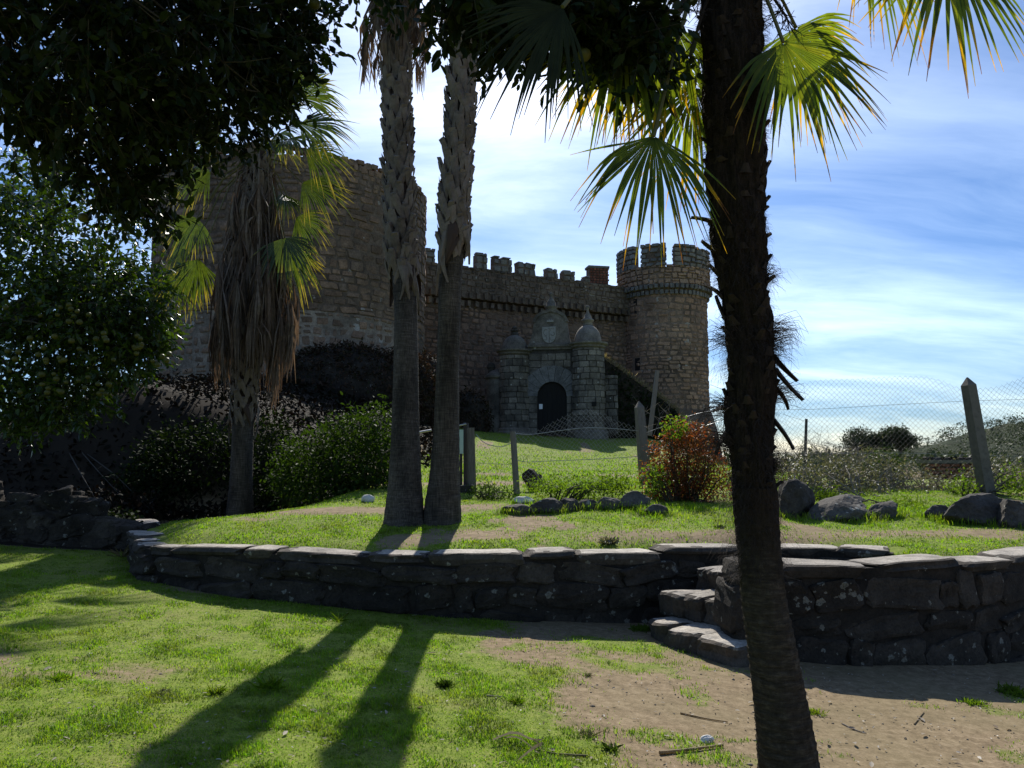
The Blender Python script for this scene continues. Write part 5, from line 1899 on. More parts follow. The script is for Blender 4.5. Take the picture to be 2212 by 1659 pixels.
citrus('citrus_tree', 'dark citrus tree overhanging the top of the view with close black-green leaves', [(-3.0, 1.0, lz(-3.0, 1.0) - .1), (-3.0, 1.1, 1.2), (-3.0, 1.5, 2.6), (-2.9, 2.2, 3.9)], .13, e1, 4200, 9, .068, MAT['citrusleaf'], 41, own=300, fruits=[tuple(p) for p in fr], fruit_r=.034, limbs=46, limb_r=.014)
# sunlit one at the left edge
rs = np.random.RandomState(4)
e2 = [ell_at(110, 560, 10.6, 200, 190, 1.3, 6), ell_at(200, 690, 10.3, 165, 140, 1.1, 5), ell_at(70, 800, 10.4, 160, 120, 1.0, 4), ell_at(60, 430, 10.8, 110, 100, .9, 2), ell_at(240, 640, 10.2, 130, 110, .8, 2), ell_at(-120, 640, 10.6, 240, 300, 1.5, 4), ell_at(40, 890, 10.2, 90, 60, .5, 1.2), ell_at(150, 860, 10.0, 90, 60, .5, 1.2), ell_at(260, 770, 10.0, 80, 70, .5, 1.2), ell_at(310, 700, 10.1, 65, 60, .4, 1.2)]
fr = [at(300 + rs.normal(0, 9), 745 + rs.normal(0, 12), 9.6) for _ in range(9)] + [at(350, 770, 9.7), at(360, 778, 9.6), at(330, 780, 9.6), at(365, 765, 9.7), at(340, 788, 9.6)] + [at(rs.uniform(0, 250), rs.uniform(640, 860), 9.2) for _ in range(46)] + [at(180, 508, 9.5), at(235, 1000 * .83, 9.4), at(220, 842, 9.3), at(215, 850, 9.4), at(228, 850, 9.4)]
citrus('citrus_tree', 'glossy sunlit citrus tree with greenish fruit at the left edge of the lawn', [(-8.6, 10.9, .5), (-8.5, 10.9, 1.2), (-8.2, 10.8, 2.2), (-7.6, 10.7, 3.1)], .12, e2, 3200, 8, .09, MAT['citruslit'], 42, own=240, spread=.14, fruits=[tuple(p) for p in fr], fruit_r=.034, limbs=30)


# ---------------------------------------------------------------- shrubs and banks
def shrub(name, label, cat, ells, n, per, size, mat, seed, shell=.3, stems=20, group=None, width=1.0, spread=.08, own=0, tm='bark'):
    rs = np.random.RandomState(seed)
    c0 = ells[0][0]
    gz = ground_h(c0.x, c0.y)
    t = thing(name, label, cat, (c0.x, c0.y, gz), group)
    mb = MB()
    C, D = ell_points(ells, stems, rs, .3)
    for c in C:
        b = Vector((c0.x + (c[0] - c0.x) * .35, c0.y + (c[1] - c0.y) * .35, 0)) if tm == 'bark' else Vector((c[0] + rs.normal(0, .3), c[1] + rs.normal(0, .25), 0))
        b.z = ground_h(b.x, b.y) - .05
        m = (b + Vector(c)) / 2 + Vector((rs.normal(0, .08), rs.normal(0, .08), .1))
        mb.tube([b, m, Vector(c)], [.016, .011, .004], 4, False)
    mb.build('stems', MAT[tm], t)
    leafy('foliage', t, ells, n, per, size, mat, seed + 1, shell, spread, .25, width, floor=.02, kind='stuff')
    return t


shrub('ivy_bush', 'rounded ivy-covered bush with glinting leaves left of the tall palms', 'bush', [ell_at(770, 985, 14.2, 85, 100, .9, 3), ell_at(690, 1010, 14.4, 90, 80, .9, 2.4), ell_at(815, 945, 14.6, 40, 70, .5, .8), ell_at(640, 1030, 14.8, 55, 55, .6, 1.0), ell_at(780, 1060, 14.0, 80, 50, .6, 1)], 1500, 7, .085, MAT['bushleaf'], 50, spread=.12)
shrub('ivy_bush', 'dark ivy mass behind the base of the shaggy palm', 'bush', [ell_at(420, 1000, 16.8, 120, 80, 1.0, 3), ell_at(340, 1050, 16.4, 80, 55, .7, 2), ell_at(580, 1000, 16.5, 60, 100, .8, 1.6), ell_at(620, 1070, 15.8, 60, 40, .5, 1)], 1500, 7, .10, MAT['ivy'], 51, spread=.14)
shrub('ivy_bank', 'dark creeper-covered bank rising at the far left under the tower', 'bank', [ell_at(120, 1010, 18, 190, 70, 1.2, 2), ell_at(-60, 1040, 18, 160, 60, 1.2, 2), ell_at(300, 950, 19.0, 130, 60, 1.2, 2), ell_at(240, 1110, 15.0, 90, 40, .5, 1.0), ell_at(380, 880, 24, 120, 70, 2, 1.6)], 1500, 7, .12, MAT['brownivy'], 52, spread=.18)
shrub('rusty_shrub', 'rust-red leafy shrub beside the dark palm trunk, greener on top', 'shrub', [ell_at(1480, 1000, 12.4, 82, 70, .55, 4), ell_at(1440, 1040, 12.2, 55, 50, .4, 1.6), ell_at(1530, 1050, 12.3, 60, 70, .5, 2), ell_at(1485, 940, 12.5, 50, 28, .3, 1)], 1900, 6, .05, MAT['redleaf'], 53, shell=.6, width=.8, spread=.07, stems=40)
shrub('leafy_sapling', 'pale green leaf sprays growing out of the rusty shrub', 'plant', [ell_at(1462, 922, 12.1, 28, 15, .2, 1), ell_at(1410, 1035, 11.8, 28, 26, .25, 1.4)], 70, 6, .07, MAT['weedleaf'], 54, shell=.6, stems=8)
# brambles beyond the right-hand rocks
bx = [(1725, 1045, 13.0, 60, 60), (1790, 1030, 14.2, 80, 45), (1870, 1025, 14.6, 80, 50), (1960, 1050, 14.6, 80, 46), (2050, 1075, 14.4, 70, 40), (2150, 1050, 15.0, 80, 55), (2230, 1060, 15.0, 70, 55), (1830, 1075, 13.6, 90, 26), (1930, 1085, 13.7, 80, 26)]
shrub('bramble_thicket', 'wide tangle of dry brambles behind the chain-link fence on the right', 'brambles', [ell_at(a, b, c, d, e, .6, d * e) for a, b, c, d, e in bx], 2700, 6, .055, MAT['bramble'], 55, shell=.35, width=.85, spread=.1, stems=420, tm='twig')
shrub('dark_bush', 'dense dark green bush among the brambles', 'bush', [ell_at(1905, 1010, 15.5, 40, 36, .35, 1)], 260, 6, .06, MAT['bushleaf'], 56)
shrub('yellow_bush', 'yellow-green leafy bush beside the big concrete post', 'bush', [ell_at(2080, 1060, 13.2, 36, 34, .25, 1), ell_at(2190, 1040, 13.4, 40, 40, .3, 1.1), ell_at(2200, 1085, 13.0, 34, 22, .3, .6)], 190, 6, .06, MAT['weedleaf'], 57, shell=.8, stems=26)


# creeper lying on the steep bank itself
rs = np.random.RandomState(58)
n = 62000
bx_, by_ = rs.uniform(-16, -2.2, n), np.where(rs.rand(n) < .5, rs.uniform(10.9, 16, n), rs.uniform(13, 34, n))
edge_ = np.where(by_ < 15.2, (bx_ < -5.0 - .5 * (by_ - 10.6) + 1.6 * (fbm(bx_, by_, 61, 2) - .5)) * 1.0, 1.0)
keep = rs.rand(n) < edge_ * np.where(by_ < 19, 1.0, .8) * np.clip((-1.6 - bx_) * .8, 0, 1) * (fbm(bx_ * 1.2, by_ * 1.2, 66, 3) + .35)
bx_, by_ = bx_[keep], by_[keep]
n = len(bx_)
P = np.stack([bx_, by_, ground_z(bx_, by_) + rs.uniform(.0, .22, n) * np.where(by_ < 15.5, .8, 1)], 1)
sz_ = rs.uniform(.09, .2, n) * np.where(by_ < 15.5, .45, 1.0) * (1 + .05 * np.maximum(0, by_ - 19))
DD = rs.normal(0, .6, (n, 3)) + np.array([0, -.6, -.3])
m_ = by_ < 14.6
V, F = leaf_geo(P[m_], DD[m_], sz_[m_], rs, 1.2, .5)
o = obj('ground_ivy', V, F, MAT['ivy'], kind='stuff')
o['label'] = 'low dark ivy spreading over the ground left of the terrace'
V, F = leaf_geo(P[~m_], DD[~m_], sz_[~m_], rs, .9, .4)
o = obj('undergrowth', V, F, MAT['brownivy'], kind='stuff')
o['label'] = 'dark dry creeper covering the steep bank under the big tower'


def twigs(name, label, spots, seed, L, n):
    rs = np.random.RandomState(seed)
    c0 = at(*spots[0])
    t = thing(name, label, 'dry stems', tuple(c0))
    mb = MB()
    for s in spots:
        c = at(*s)
        for k in range(n):
            p = c + Vector((rs.normal(0, .25), rs.normal(0, .2), -.1))
            d = Vector((rs.normal(0, .5), rs.normal(0, .3), rs.uniform(.5, 1))) * L * rs.uniform(.4, 1)
            m = p + d * .5 + Vector((rs.normal(0, .04), 0, .03))
            q = p + d + Vector((rs.normal(0, .1), 0, -.1 * L))
            mb.tube([p, m, q], [.006, .004, .002], 3, False)
            for j in range(3):
                w = m + (q - m) * rs.rand()
                mb.tube([w, w + Vector(rs.normal(0, .12, 3))], [.003, .0015], 3, False)
    return mb.build('stems', MAT['twig'], t)


twigs('bare_stems', 'thin bare stems rising from the brambles against the sky', [(1750, 975, 14.5), (1790, 985, 14.8), (1720, 985, 14.2), (1830, 985, 15)], 61, .55, 26)
twigs('bare_stems', 'arching bare canes above the rusty shrub', [(1500, 930, 12.9), (1450, 930, 13.0), (1540, 950, 12.8)], 62, .9, 12)
twigs('bare_stems', 'bare twigs sticking up out of the ivy bush by the tall palms', [(800, 920, 14.4), (720, 930, 14.6)], 63, .45, 14)

# pines and trees on the hill
rs = np.random.RandomState(70)
for (X, top, bot, w, lab) in ((1868, 930, 1000, 84, 'rounded dark pine, leftmost of the group on the horizon'), (1905, 940, 1000, 64, 'lower bushy pine between the two taller ones on the horizon'), (1945, 924, 992, 74, 'tall flat-topped pine at the right of the horizon group')):
    D_ = 170.0
    b = at(X, bot, D_)
    c = at(X, top, D_)
    t = thing('pine_tree', lab, 'pine', (b.x, b.y, b.z - 4), 'pines on the horizon')
    mb = MB()
    mb.tube([(b.x, b.y, b.z - 4), (b.x + .2, b.y, (b.z + c.z) / 2), (c.x, c.y, c.z - 1)], [.4, .3, .1], 6)
    mb.build('trunk', MAT['bark'], t)
    H = c.z - b.z
    W = px(D_, w) / 2
    ee = [(Vector((b.x + rs.uniform(-.6, .6) * W, b.y + rs.uniform(-.5, .5) * W, b.z + H * rs.uniform(.3, .92))), (W * rs.uniform(.3, .5), W * .45, H * rs.uniform(.1, .17)), 1) for _ in range(13)]
    leafy('crown', t, ee, 1500, 5, .42, MAT['pine'], 71 + X, .45, .4, 0.0, 1.1, tmpl=(SMALL, SMALL_F), kind='stuff')
fr_ = []
for k in range(760):
    x = rs.uniform(60, 330)
    y = rs.uniform(150, 330)
    i = int(np.argmin((hxf - x) ** 2 + (hyf - y) ** 2))
    s = rs.uniform(1.6, 3.6)
    fr_.append((Vector((x, y, HZ[i] + s * .5)), (s * 1.3, s * 1.3, s), 1))
for k in range(520):
    x, y = rs.uniform(10, 150), rs.uniform(58, 160)
    s = rs.uniform(.8, 2.0)
    fr_.append((Vector((x, y, ground_h(x, y) + s * .5)), (s * 1.3, s * 1.3, s), .5))
t = obj('woodland', *leaf_geo(*(lambda Cx, Dx: (Cx, Dx + rs.normal(0, .4, Cx.shape)))(*ell_points(fr_, 110000, rs, .3)), rs.uniform(.35, .9, 110000), rs, 1.3, .3, (SMALL, SMALL_F)), MAT['pine'])
t['kind'] = 'stuff'
t['label'] = 'scrub woodland covering the distant hillside'

# low brick hut wall beyond the fence
bp = at(2010, 1045, 19.0)
bq = at(2132, 1045, 19.0)
hut = thing('brick_wall', 'low red brick wall with a pale capping behind the brambles', 'wall', (bp.x, bp.y, bp.z - .6))
W = (bq - bp).length
hb = world_loc(hut)
zt = at(2010, 1000, 19.0).z
MB().box((bp.x + W / 2, bp.y + .25, (bp.z - .6 + zt) / 2), (W - .04, .4, zt - bp.z + .6), 0).build('brick_core', MAT['joint'], hut)
MB().box((bp.x + W / 2, bp.y + .22, zt + .03), (W + .1, .6, .08), 0).build('capping', MAT['concrete'], hut)
z, row = bp.z - .5, 0
while z < zt - .03:
    x = -.12 if row % 2 else 0
    while x < W - .02:
        link('brick', FAR_BLOCKS[(row * 3 + int(x * 10)) % 7], MAT['brick'], hut, loc=(x + .12, .0, z - hb.z + .045), scale=(.225, .14, .075))
        x += .24
    z += .09
    row += 1
for i in range(7):
    link('stone', FAR_BLOCKS[i], MAT['boulder'], hut, loc=(W * (i + .4) / 7, .2, zt + .1 - hb.z), rot=(0, 0, i), scale=(.2, .2, .1))

# ---------------------------------------------------------------- boulders
def boulder_mesh(seed, sub=3):
    bm = bmesh.new()
    bmesh.ops.create_icosphere(bm, subdivisions=sub, radius=1.0)
    o = Vector((seed * 7.3, seed * 1.7, seed * 3.1))
    for v in bm.verts:
        c = v.co.normalized()
        # facets: cut by a few planes, then roughen
        rr = 1.0
        for k in range(7):
            pn = Vector((math.sin(seed * 3.3 + k * 2.1), math.cos(seed * 1.7 + k * 3.7), math.sin(k * 1.3 + seed) * .9)).normalized()
            d = c.dot(pn)
            if d > .1:
                rr = min(rr, (.72 + .06 * math.sin(seed + k)) / d)
        v.co = c * rr * (1 + .10 * mnoise.noise(c * 2.3 + o) + .05 * mnoise.noise(c * 6 + o))
    me = bpy.data.meshes.new('boulder')
    bm.to_mesh(me)
    bm.free()
    return me


ROCKS = [  # left, right, top, bottom, depth, label
    (1090, 1150, 1075, 1112, 10.9, 'pale rounded boulder at the left end of the rock row', 'boulder'),
    (1112, 1150, 1072, 1090, 10.75, 'flat whitish sunlit stone on top of the left boulders', 'whitestone'),
    (1148, 1212, 1066, 1108, 11.0, 'long grey boulder right of the whitish flat stone', 'boulder'),
    (1205, 1252, 1066, 1104, 11.1, 'grey boulder in the middle of the rock row', 'boulder'),
    (1248, 1290, 1068, 1102, 11.1, 'blocky boulder right of the middle of the rock row', 'boulder'),
    (1286, 1345, 1062, 1100, 11.3, 'wide boulder under the weeds left of the rusty shrub', 'boulder'),
    (1338, 1400, 1052, 1100, 11.4, 'large shaded boulder at the foot of the leaning fence post', 'boulder'),
    (1395, 1440, 1088, 1114, 10.9, 'small boulder in front of the rusty shrub', 'boulder'),
    (1680, 1750, 1028, 1115, 11.6, 'tall dark boulder just right of the dark palm trunk', 'boulder'),
    (1740, 1872, 1066, 1122, 11.2, 'long sloping slab of rock in front of the brambles', 'boulder'),
    (1872, 1946, 1074, 1118, 11.3, 'rounded grey rock right of the sloping slab', 'boulder'),
    (2000, 2060, 1080, 1120, 11.0, 'left boulder of the heap under the concrete post', 'boulder'),
    (2050, 2170, 1058, 1132, 11.2, 'big boulder in the heap under the concrete post', 'boulder'),
    (2150, 2240, 1066, 1140, 11.0, 'dark boulder at the right edge of the view', 'boulder'),
    (783, 806, 1068, 1086, 11.4, 'small whitish stone on the path left of the tall palms', 'whitestone'),
    (1515, 1540, 1588, 1606, 4.35, 'small pale stone on the bare earth near the dark palm', 'whitestone'),
    (1395, 1425, 958, 984, 17.5, 'rough stone block behind the leaning fence post', 'boulder'),
]
ROCK_AT = []
for i, (x0, x1, y0, y1, D_, lab, mt) in enumerate(ROCKS):
    g = on_ground((x0 + x1) / 2, y1 - 2)
    D_ = g.y if abs(g.y - D_) < 3 else D_
    c = at((x0 + x1) / 2, (y0 + y1) / 2 + (13 if y1 - y0 > 30 else 3), D_)
    w, h = px(D_, x1 - x0) / 2, px(D_, y1 - y0) / 2
    o = link('rock', boulder_mesh(i + 1, 4 if w > .12 else 3), MAT[mt], loc=c, rot=(0, -.25 if 'sloping' in lab else (.05 if i % 2 else -.05), (i * .9) % .7), scale=(w * 1.3, max(w * .8, h), h * (1.15 if mt == 'boulder' else 1.3)))
    tag(o, lab, 'rock', 'rocks on the terrace')
    if w > .1:
        ROCK_AT.append((c.x, c.y, w * 1.25, max(w * .8, h)))
# leaning dead stump with a knob
g = on_ground(1150, 1062)
D_ = g.y
st = thing('tree_stump', 'dark broken log leaning in the grass behind the chain-link', 'log', tuple(g))
mb = MB()
a, b = at(1160, 1058, D_), at(1136, 1018, D_ + .05)
mb.tube([tuple(p) for p in interp_path([tuple(a), tuple((a + b) / 2 + Vector((.02, 0, 0))), tuple(b)], 7)], [px(D_, 19), px(D_, 18), px(D_, 17), px(D_, 17), px(D_, 17), px(D_, 16), px(D_, 11)], 9)
mb.build('log', MAT['fibre'], st)
c = at(1166, 1036, D_)
MB().tube([at(1150, 1050, D_), c, at(1167, 1024, D_)], [px(D_, 14), px(D_, 10), px(D_, 3)], 7).build('branch_stub', MAT['fibre'], st)

# ---------------------------------------------------------------- fences and gate
def post(parent, name, x0, y0, x1, y1, D_, w0, w1, mat, pointed=False, n=4, sink=.3, own=None):
    """post from foot (x0, y0) to head (x1, y1)"""
    a, b = at(x0, y0, D_), at(x1, y1, D_)
    d = (b - a).normalized()
    a = a - d * sink
    pts = [a, (a + b) / 2, b]
    r0, r1 = px(D_, w0) / 2, px(D_, w1) / 2
    rad = [r0 * 1.0, (r0 + r1) / 2, r1]
    k = 1.3 if n == 4 else 1.0
    rad = [r * k for r in rad]
    if pointed:
        pts.append(b + d * r1 * 1.5)
        rad.append(r1 * .12)
    V, F, UV = tube_geo(pts, rad, n)
    if n == 4:   # square section turned a little
        ax = d
        V = np.array([tuple(Matrix.Rotation(math.pi / 4 + .2, 3, ax) @ (Vector(v) - a) + a) for v in V])
    return obj(name, V, F, mat, parent, UV)


def chainlink(parent, cols, seed, pitch=.046, r=.0019, mat='rustwire'):
    """zigzag wires between a bottom and a top line; cols: (x, y, zbottom, ztop) along the fence"""
    rs = np.random.RandomState(seed)
    A = np.array(cols, float)
    S = np.concatenate([[0], np.cumsum(np.hypot(np.diff(A[:, 0]), np.diff(A[:, 1])))])
    mb_V, mb_F, n = [], [], 0
    nw = int(S[-1] / pitch)
    for i in range(nw):
        s = i * pitch
        zt_ = np.interp(s, S, A[:, 3])
        zb_ = np.interp(s, S, A[:, 2])
        m = max(3, int((zt_ - zb_) / pitch))
        pts = []
        for k in range(m + 1):
            ss = np.clip(s + (pitch * .5 if (k + i) % 2 else -pitch * .5), 0, S[-1])
            z = zt_ - (zt_ - zb_) * k / m
            q = .03 * math.sin(ss * 1.3 + seed) * (1 - k / m)
            pts.append((np.interp(ss, S, A[:, 0]), np.interp(ss, S, A[:, 1]) + q, z))
        P = np.array(pts)
        # three-sided wire
        for k in range(len(P) - 1):
            d = P[k + 1] - P[k]
            L = np.linalg.norm(d)
            if L < 1e-5:
                continue
            d /= L
            u = np.cross(d, [0, 1, 0])
            u /= np.linalg.norm(u)
            v = np.cross(d, u)
            ring = [u * r, (-.5 * u + .87 * v) * r, (-.5 * u - .87 * v) * r]
            mb_V.append(np.array([P[k] + q for q in ring] + [P[k + 1] + q for q in ring]))
            mb_F.append(np.array([(0, 1, 4, 3), (1, 2, 5, 4), (2, 0, 3, 5)]) + n)
            n += 6
    return obj('wire_mesh', np.concatenate(mb_V), np.concatenate(mb_F), MAT[mat], parent)


def wire(parent, pts, r=.0028, name='line_wire', sag=0.02):
    P = interp_path([tuple(p) for p in pts], max(10, len(pts) * 6))
    V, F, UV = tube_geo([tuple(p) for p in P], r, 4)
    return obj(name, V, F, MAT['wire'], parent, UV)


# right: tall chain-link between posts
fz = at(2130, 1060, 13.4)
fr_ = thing('chain_link_fence', 'tall chain-link fence against the sky on the right, on concrete and iron posts', 'fence', tuple(fz))
post(fr_, 'concrete_post', 2131, 1062, 2092, 832, 13.4, 27, 23, MAT['concrete'], True)
post(fr_, 'iron_post', 1737, 1045, 1742, 905, 14.6, 8, 6, MAT['iron'], n=8)
post(fr_, 'iron_post', 1736, 1060, 1740, 985, 14.5, 13, 11, MAT['iron'], n=8)
tops = [(1640, 862, 13.9), (1680, 842, 13.9), (1720, 828, 13.9), (1780, 820, 13.85), (1860, 818, 13.8), (1940, 812, 13.75), (2000, 812, 13.7), (2040, 822, 13.6), (2065, 834, 13.5), (2092, 838, 13.45), (2120, 838, 13.4), (2160, 834, 13.4), (2195, 820, 13.4), (2260, 800, 13.4)]
cols = []
for X, Y_, D_ in tops:
    p = at(X, Y_, D_)
    cols.append((p.x, p.y, ground_h(p.x, p.y) + .05, p.z))
chainlink(fr_, cols, 3)
wire(fr_, [at(1650, 885, 13.9), at(1760, 884, 13.85), at(1900, 876, 13.8), at(2095, 866, 13.45), at(2260, 862, 13.4)])
wire(fr_, [at(1700, 978, 13.9), at(1820, 979, 13.85), at(1960, 979, 13.7), at(2110, 984, 13.45), at(2260, 986, 13.4)])
# finer mesh of a further fence seen behind the palm
wire(fr_, [at(1650, 882, 14.9), at(1740, 910, 14.6)], .0025)

# middle: sagging wire fence with wooden posts
fm_ = at(1112, 1060, 13.4)
fc = thing('wire_fence', 'sagging chain-link fence on grey wooden posts in front of the castle lawn', 'fence', tuple(fm_))
post(fc, 'wooden_post', 1116, 1062, 1108, 932, 13.4, 14, 13, MAT['postwood'], n=8)
post(fc, 'wooden_post', 1392, 1010, 1381, 880, 13.6, 24, 18, MAT['postwood'], True)
post(fc, 'wooden_post', 1020, 1052, 1017, 924, 13.6, 17, 15, MAT['postwood'])
post(fc, 'leaning_rail', 1404, 935, 1420, 800, 13.9, 9, 8, MAT['postwood'], sink=.05)
tops = [(1112, 932, 13.4), (1135, 934, 13.4), (1165, 928, 13.42), (1185, 915, 13.44), (1205, 906, 13.45), (1230, 893, 13.47), (1252, 886, 13.48), (1270, 882, 13.5), (1290, 890, 13.5), (1310, 894, 13.52), (1325, 905, 13.54), (1345, 912, 13.56), (1365, 918, 13.58), (1384, 926, 13.6)]
cols = [(at(X, Y_, D_).x, at(X, Y_, D_).y, at(X, 1052, D_).z, at(X, Y_, D_).z) for X, Y_, D_ in tops]
chainlink(fc, cols, 5, .042, .0018, 'wire')
tops = [(1026, 944, 13.6), (1040, 958, 13.6), (1060, 966, 13.55), (1080, 966, 13.5), (1098, 950, 13.45), (1108, 934, 13.4)]
cols = [(at(X, Y_, D_).x, at(X, Y_, D_).y, at(X, 1050, D_).z, at(X, Y_, D_).z) for X, Y_, D_ in tops]
chainlink(fc, cols, 6, .042, .0017, 'wire')
wire(fc, [at(1112, 936, 13.38), at(1150, 938, 13.4), at(1210, 930, 13.42), at(1270, 924, 13.45), at(1330, 926, 13.5), at(1388, 932, 13.55)], .005)
wire(fc, [at(1116, 994, 13.38), at(1140, 998, 13.4), at(1180, 996, 13.42), at(1240, 994, 13.45), at(1320, 990, 13.5), at(1390, 985, 13.55)], .005)
wire(fc, [at(1028, 938, 13.58), at(1046, 956, 13.55), at(1066, 963, 13.5), at(1085, 965, 13.48), at(1108, 955, 13.4)], .006)
wire(fc, [at(1026, 1000, 13.6), at(1110, 1004, 13.4)], .003)
wire(fc, [at(1395, 935, 13.55), at(1440, 918, 13.2), at(1500, 895, 12.9), at(1560, 884, 12.9)], .004)
wire(fc, [at(1390, 985, 13.55), at(1440, 960, 13.2), at(1510, 925, 13), at(1570, 905, 13)], .003)

# iron gate leaf with its sign, seen past the right palm trunk
gp = at(1000, 1058, 13.9)
gt = thing('iron_gate', 'narrow dark iron gate frame beside the thick wooden post', 'gate', tuple(gp))
mb = MB()
for (X, ya, yb) in ((1004, 912, 1060), (996, 980, 1060)):
    mb.tube([at(X, yb, 13.9), at(X, ya, 13.9)], px(13.9, 5) / 2 * 1.2, 6)
mb.build('gate_stile', MAT['iron'], gt)
MB().tube([at(982, 921, 13.9), at(1007, 916, 13.85)], .016, 6).build('top_rail', MAT['wire'], gt)
MB().tube([at(940, 1022, 13.9), at(1010, 1022, 13.9)], .014, 6).build('cross_rail', MAT['iron'], gt)
MB().tube([at(905, 934, 14.0), at(932, 929, 14.0)], .02, 8).build('rail_stub', MAT['wire'], gt)
MB().tube([at(1008, 1056, 13.9), at(1008, 914, 13.9)], px(13.9, 9) / 2, 6).build('gate_post', MAT['iron'], gt)
sp = at(984, 954, 16.0)
sg = MB().box(sp, (px(16, 34), .03, px(16, 52)), .15).build('sign_board', MAT['signgreen'])
tag(sg, 'pale green sign board partly hidden behind the right palm trunk', 'sign')
sp2 = at(984, 1000, 16.0)
MB().tube([sp + Vector((0, .05, .2)), (sp.x, sp.y + .05, ground_h(sp.x, sp.y) - .1)], .025, 6).build('sign_post', MAT['iron'], sg)
MB().box(at(1003, 1062, 13.7), (px(13.7, 40), .5, .22), 0.1).build('stone_step', MAT['boulder'], gt)


# ---------------------------------------------------------------- grass and small plants
rs = np.random.RandomState(90)


def blades(name, X, Y_, H, W, mat, lean=.5, seed=1, curl=.5, zoff=0.0):
    rs = np.random.RandomState(seed)
    n = len(X)
    Z = ground_z(X, Y_) - .004 + zoff
    a = rs.rand(n) * 6.283
    d = np.stack([np.cos(a), np.sin(a)], 1)
    ln = rs.rand(n) * lean
    ux, uy = d[:, 0] * ln, d[:, 1] * ln
    wx, wy = -d[:, 1] * W / 2, d[:, 0] * W / 2
    b = np.stack([X, Y_, Z], 1)
    m = b + np.stack([ux * H * .45, uy * H * .45, H * .6], 1)
    t = b + np.stack([ux * H * (1 + curl), uy * H * (1 + curl), H * (1 - curl * ln * .5)], 1)
    w = np.stack([wx, wy, np.zeros(n)], 1)
    V = np.stack([b - w, b + w, m - w * .75, m + w * .75, t], 1).reshape(-1, 3)
    k = np.arange(n) * 5
    F = np.concatenate([np.stack([k, k + 1, k + 3], 1), np.stack([k, k + 3, k + 2], 1), np.stack([k + 2, k + 3, k + 4], 1)])
    return obj(name, V, F, mat, kind='stuff')


def scatter(n, y0, y1, seed, wide=.74):
    rs = np.random.RandomState(seed)
    u = rs.rand(n)
    Yy = y0 * (y1 / y0) ** u
    Xx = (rs.rand(n) * 2 - 1) * (Yy * wide + .4)
    return Xx, Yy


wall_d = lambda x, y: np.minimum(dist_line(x, y, [tuple(p) for p in interp_path(WALL_A, 60)]), dist_line(x, y, [tuple(p) for p in interp_path(WALL_B, 40)]))
# lower lawn
X, Yy = scatter(560000, 3.3, 12.5, 5)
ins = inside(X, Yy, TERR)
d_ = dirt_at(X, Yy)
tuftn = fbm(X * 5, Yy * 5, 41, 3)
wd_ = wall_d(X, Yy)
p = (1 - d_) ** 1.6 * (.5 + .8 * np.clip((tuftn - .3) * 2.4, 0, 1))
stair = (X > 1.25) & (X < 3.9) & (Yy > 6.75) & (Yy < 8.7)
keep = (~ins) & (rs.rand(len(X)) < np.clip(p, .012, 1)) & (wd_ > .22) & ~(stair & (X - 1.25 > (8.2 - Yy) * .35))
keep &= ~((X < -4.3) & (Yy > 11.6))
X, Yy, tuftn = X[keep], Yy[keep], tuftn[keep]
H = (.012 + .024 * np.clip((tuftn - .35) * 2.2, 0, 1)) * rs.uniform(.6, 1.4, len(X))
g1 = blades('grass', X, Yy, H, rs.uniform(.003, .0065, len(X)) * (.8 + Yy * .05), MAT['grass'], .95, 2)
g1['label'] = 'short patchy lawn grass below the terrace wall'
# terrace
X, Yy = scatter(260000, 7.6, 15.5, 6)
ins = inside(X, Yy, TERR)
d_ = dirt_at(X, Yy)
tuftn = fbm(X * 4, Yy * 4, 43, 3)
wd_ = wall_d(X, Yy)
keep = ins & (rs.rand(len(X)) < np.clip((1 - d_) ** 1.5 * (.4 + tuftn), .03, 1)) & (wd_ > .13) & (X > -7)
X, Yy, tuftn = X[keep], Yy[keep], tuftn[keep]
tall = 1 + 1.6 * np.exp(-((Yy - 10.9) / .5) ** 2) * sstep(1, 2, X) * fbm(X * 2, Yy * 2, 77, 2) * 2
H = (.012 + .028 * tuftn) * rs.uniform(.6, 1.4, len(X)) * tall
g2 = blades('grass', X, Yy, H, rs.uniform(.006, .011, len(X)), MAT['grass'], .95, 3)
g2['label'] = 'short sunlit grass on the terrace above the wall'
# longer grass growing up round the boulders
rs9 = np.random.RandomState(19)
gx_, gy_ = [], []
for (x, y, a_, b_) in ROCK_AT:
    k = int(500 * (a_ + b_))
    th = rs9.rand(k) * 6.283
    q = rs9.uniform(.9, 1.35, k)
    gx_.append(x + a_ * q * np.cos(th))
    gy_.append(y + b_ * q * np.sin(th))
gx_, gy_ = np.concatenate(gx_), np.concatenate(gy_)
g4 = blades('grass', gx_, gy_, rs9.uniform(.04, .14, len(gx_)), rs9.uniform(.006, .012, len(gx_)), MAT['grass'], .8, 12)
g4['label'] = 'longer grass growing up round the boulders'
# castle lawn
X, Yy = scatter(60000, 14.5, 46, 7, .35)
d_ = dirt_at(X, Yy)
keep = (rs.rand(len(X)) < (1 - d_) ** 1.5) & (X > -5)
X, Yy = X[keep], Yy[keep]
g3 = blades('grass', X, Yy, rs.uniform(.03, .08, len(X)), rs.uniform(.012, .03, len(X)), MAT['grass'], .9, 4)
g3['label'] = 'grass slope in front of the castle gatehouse'
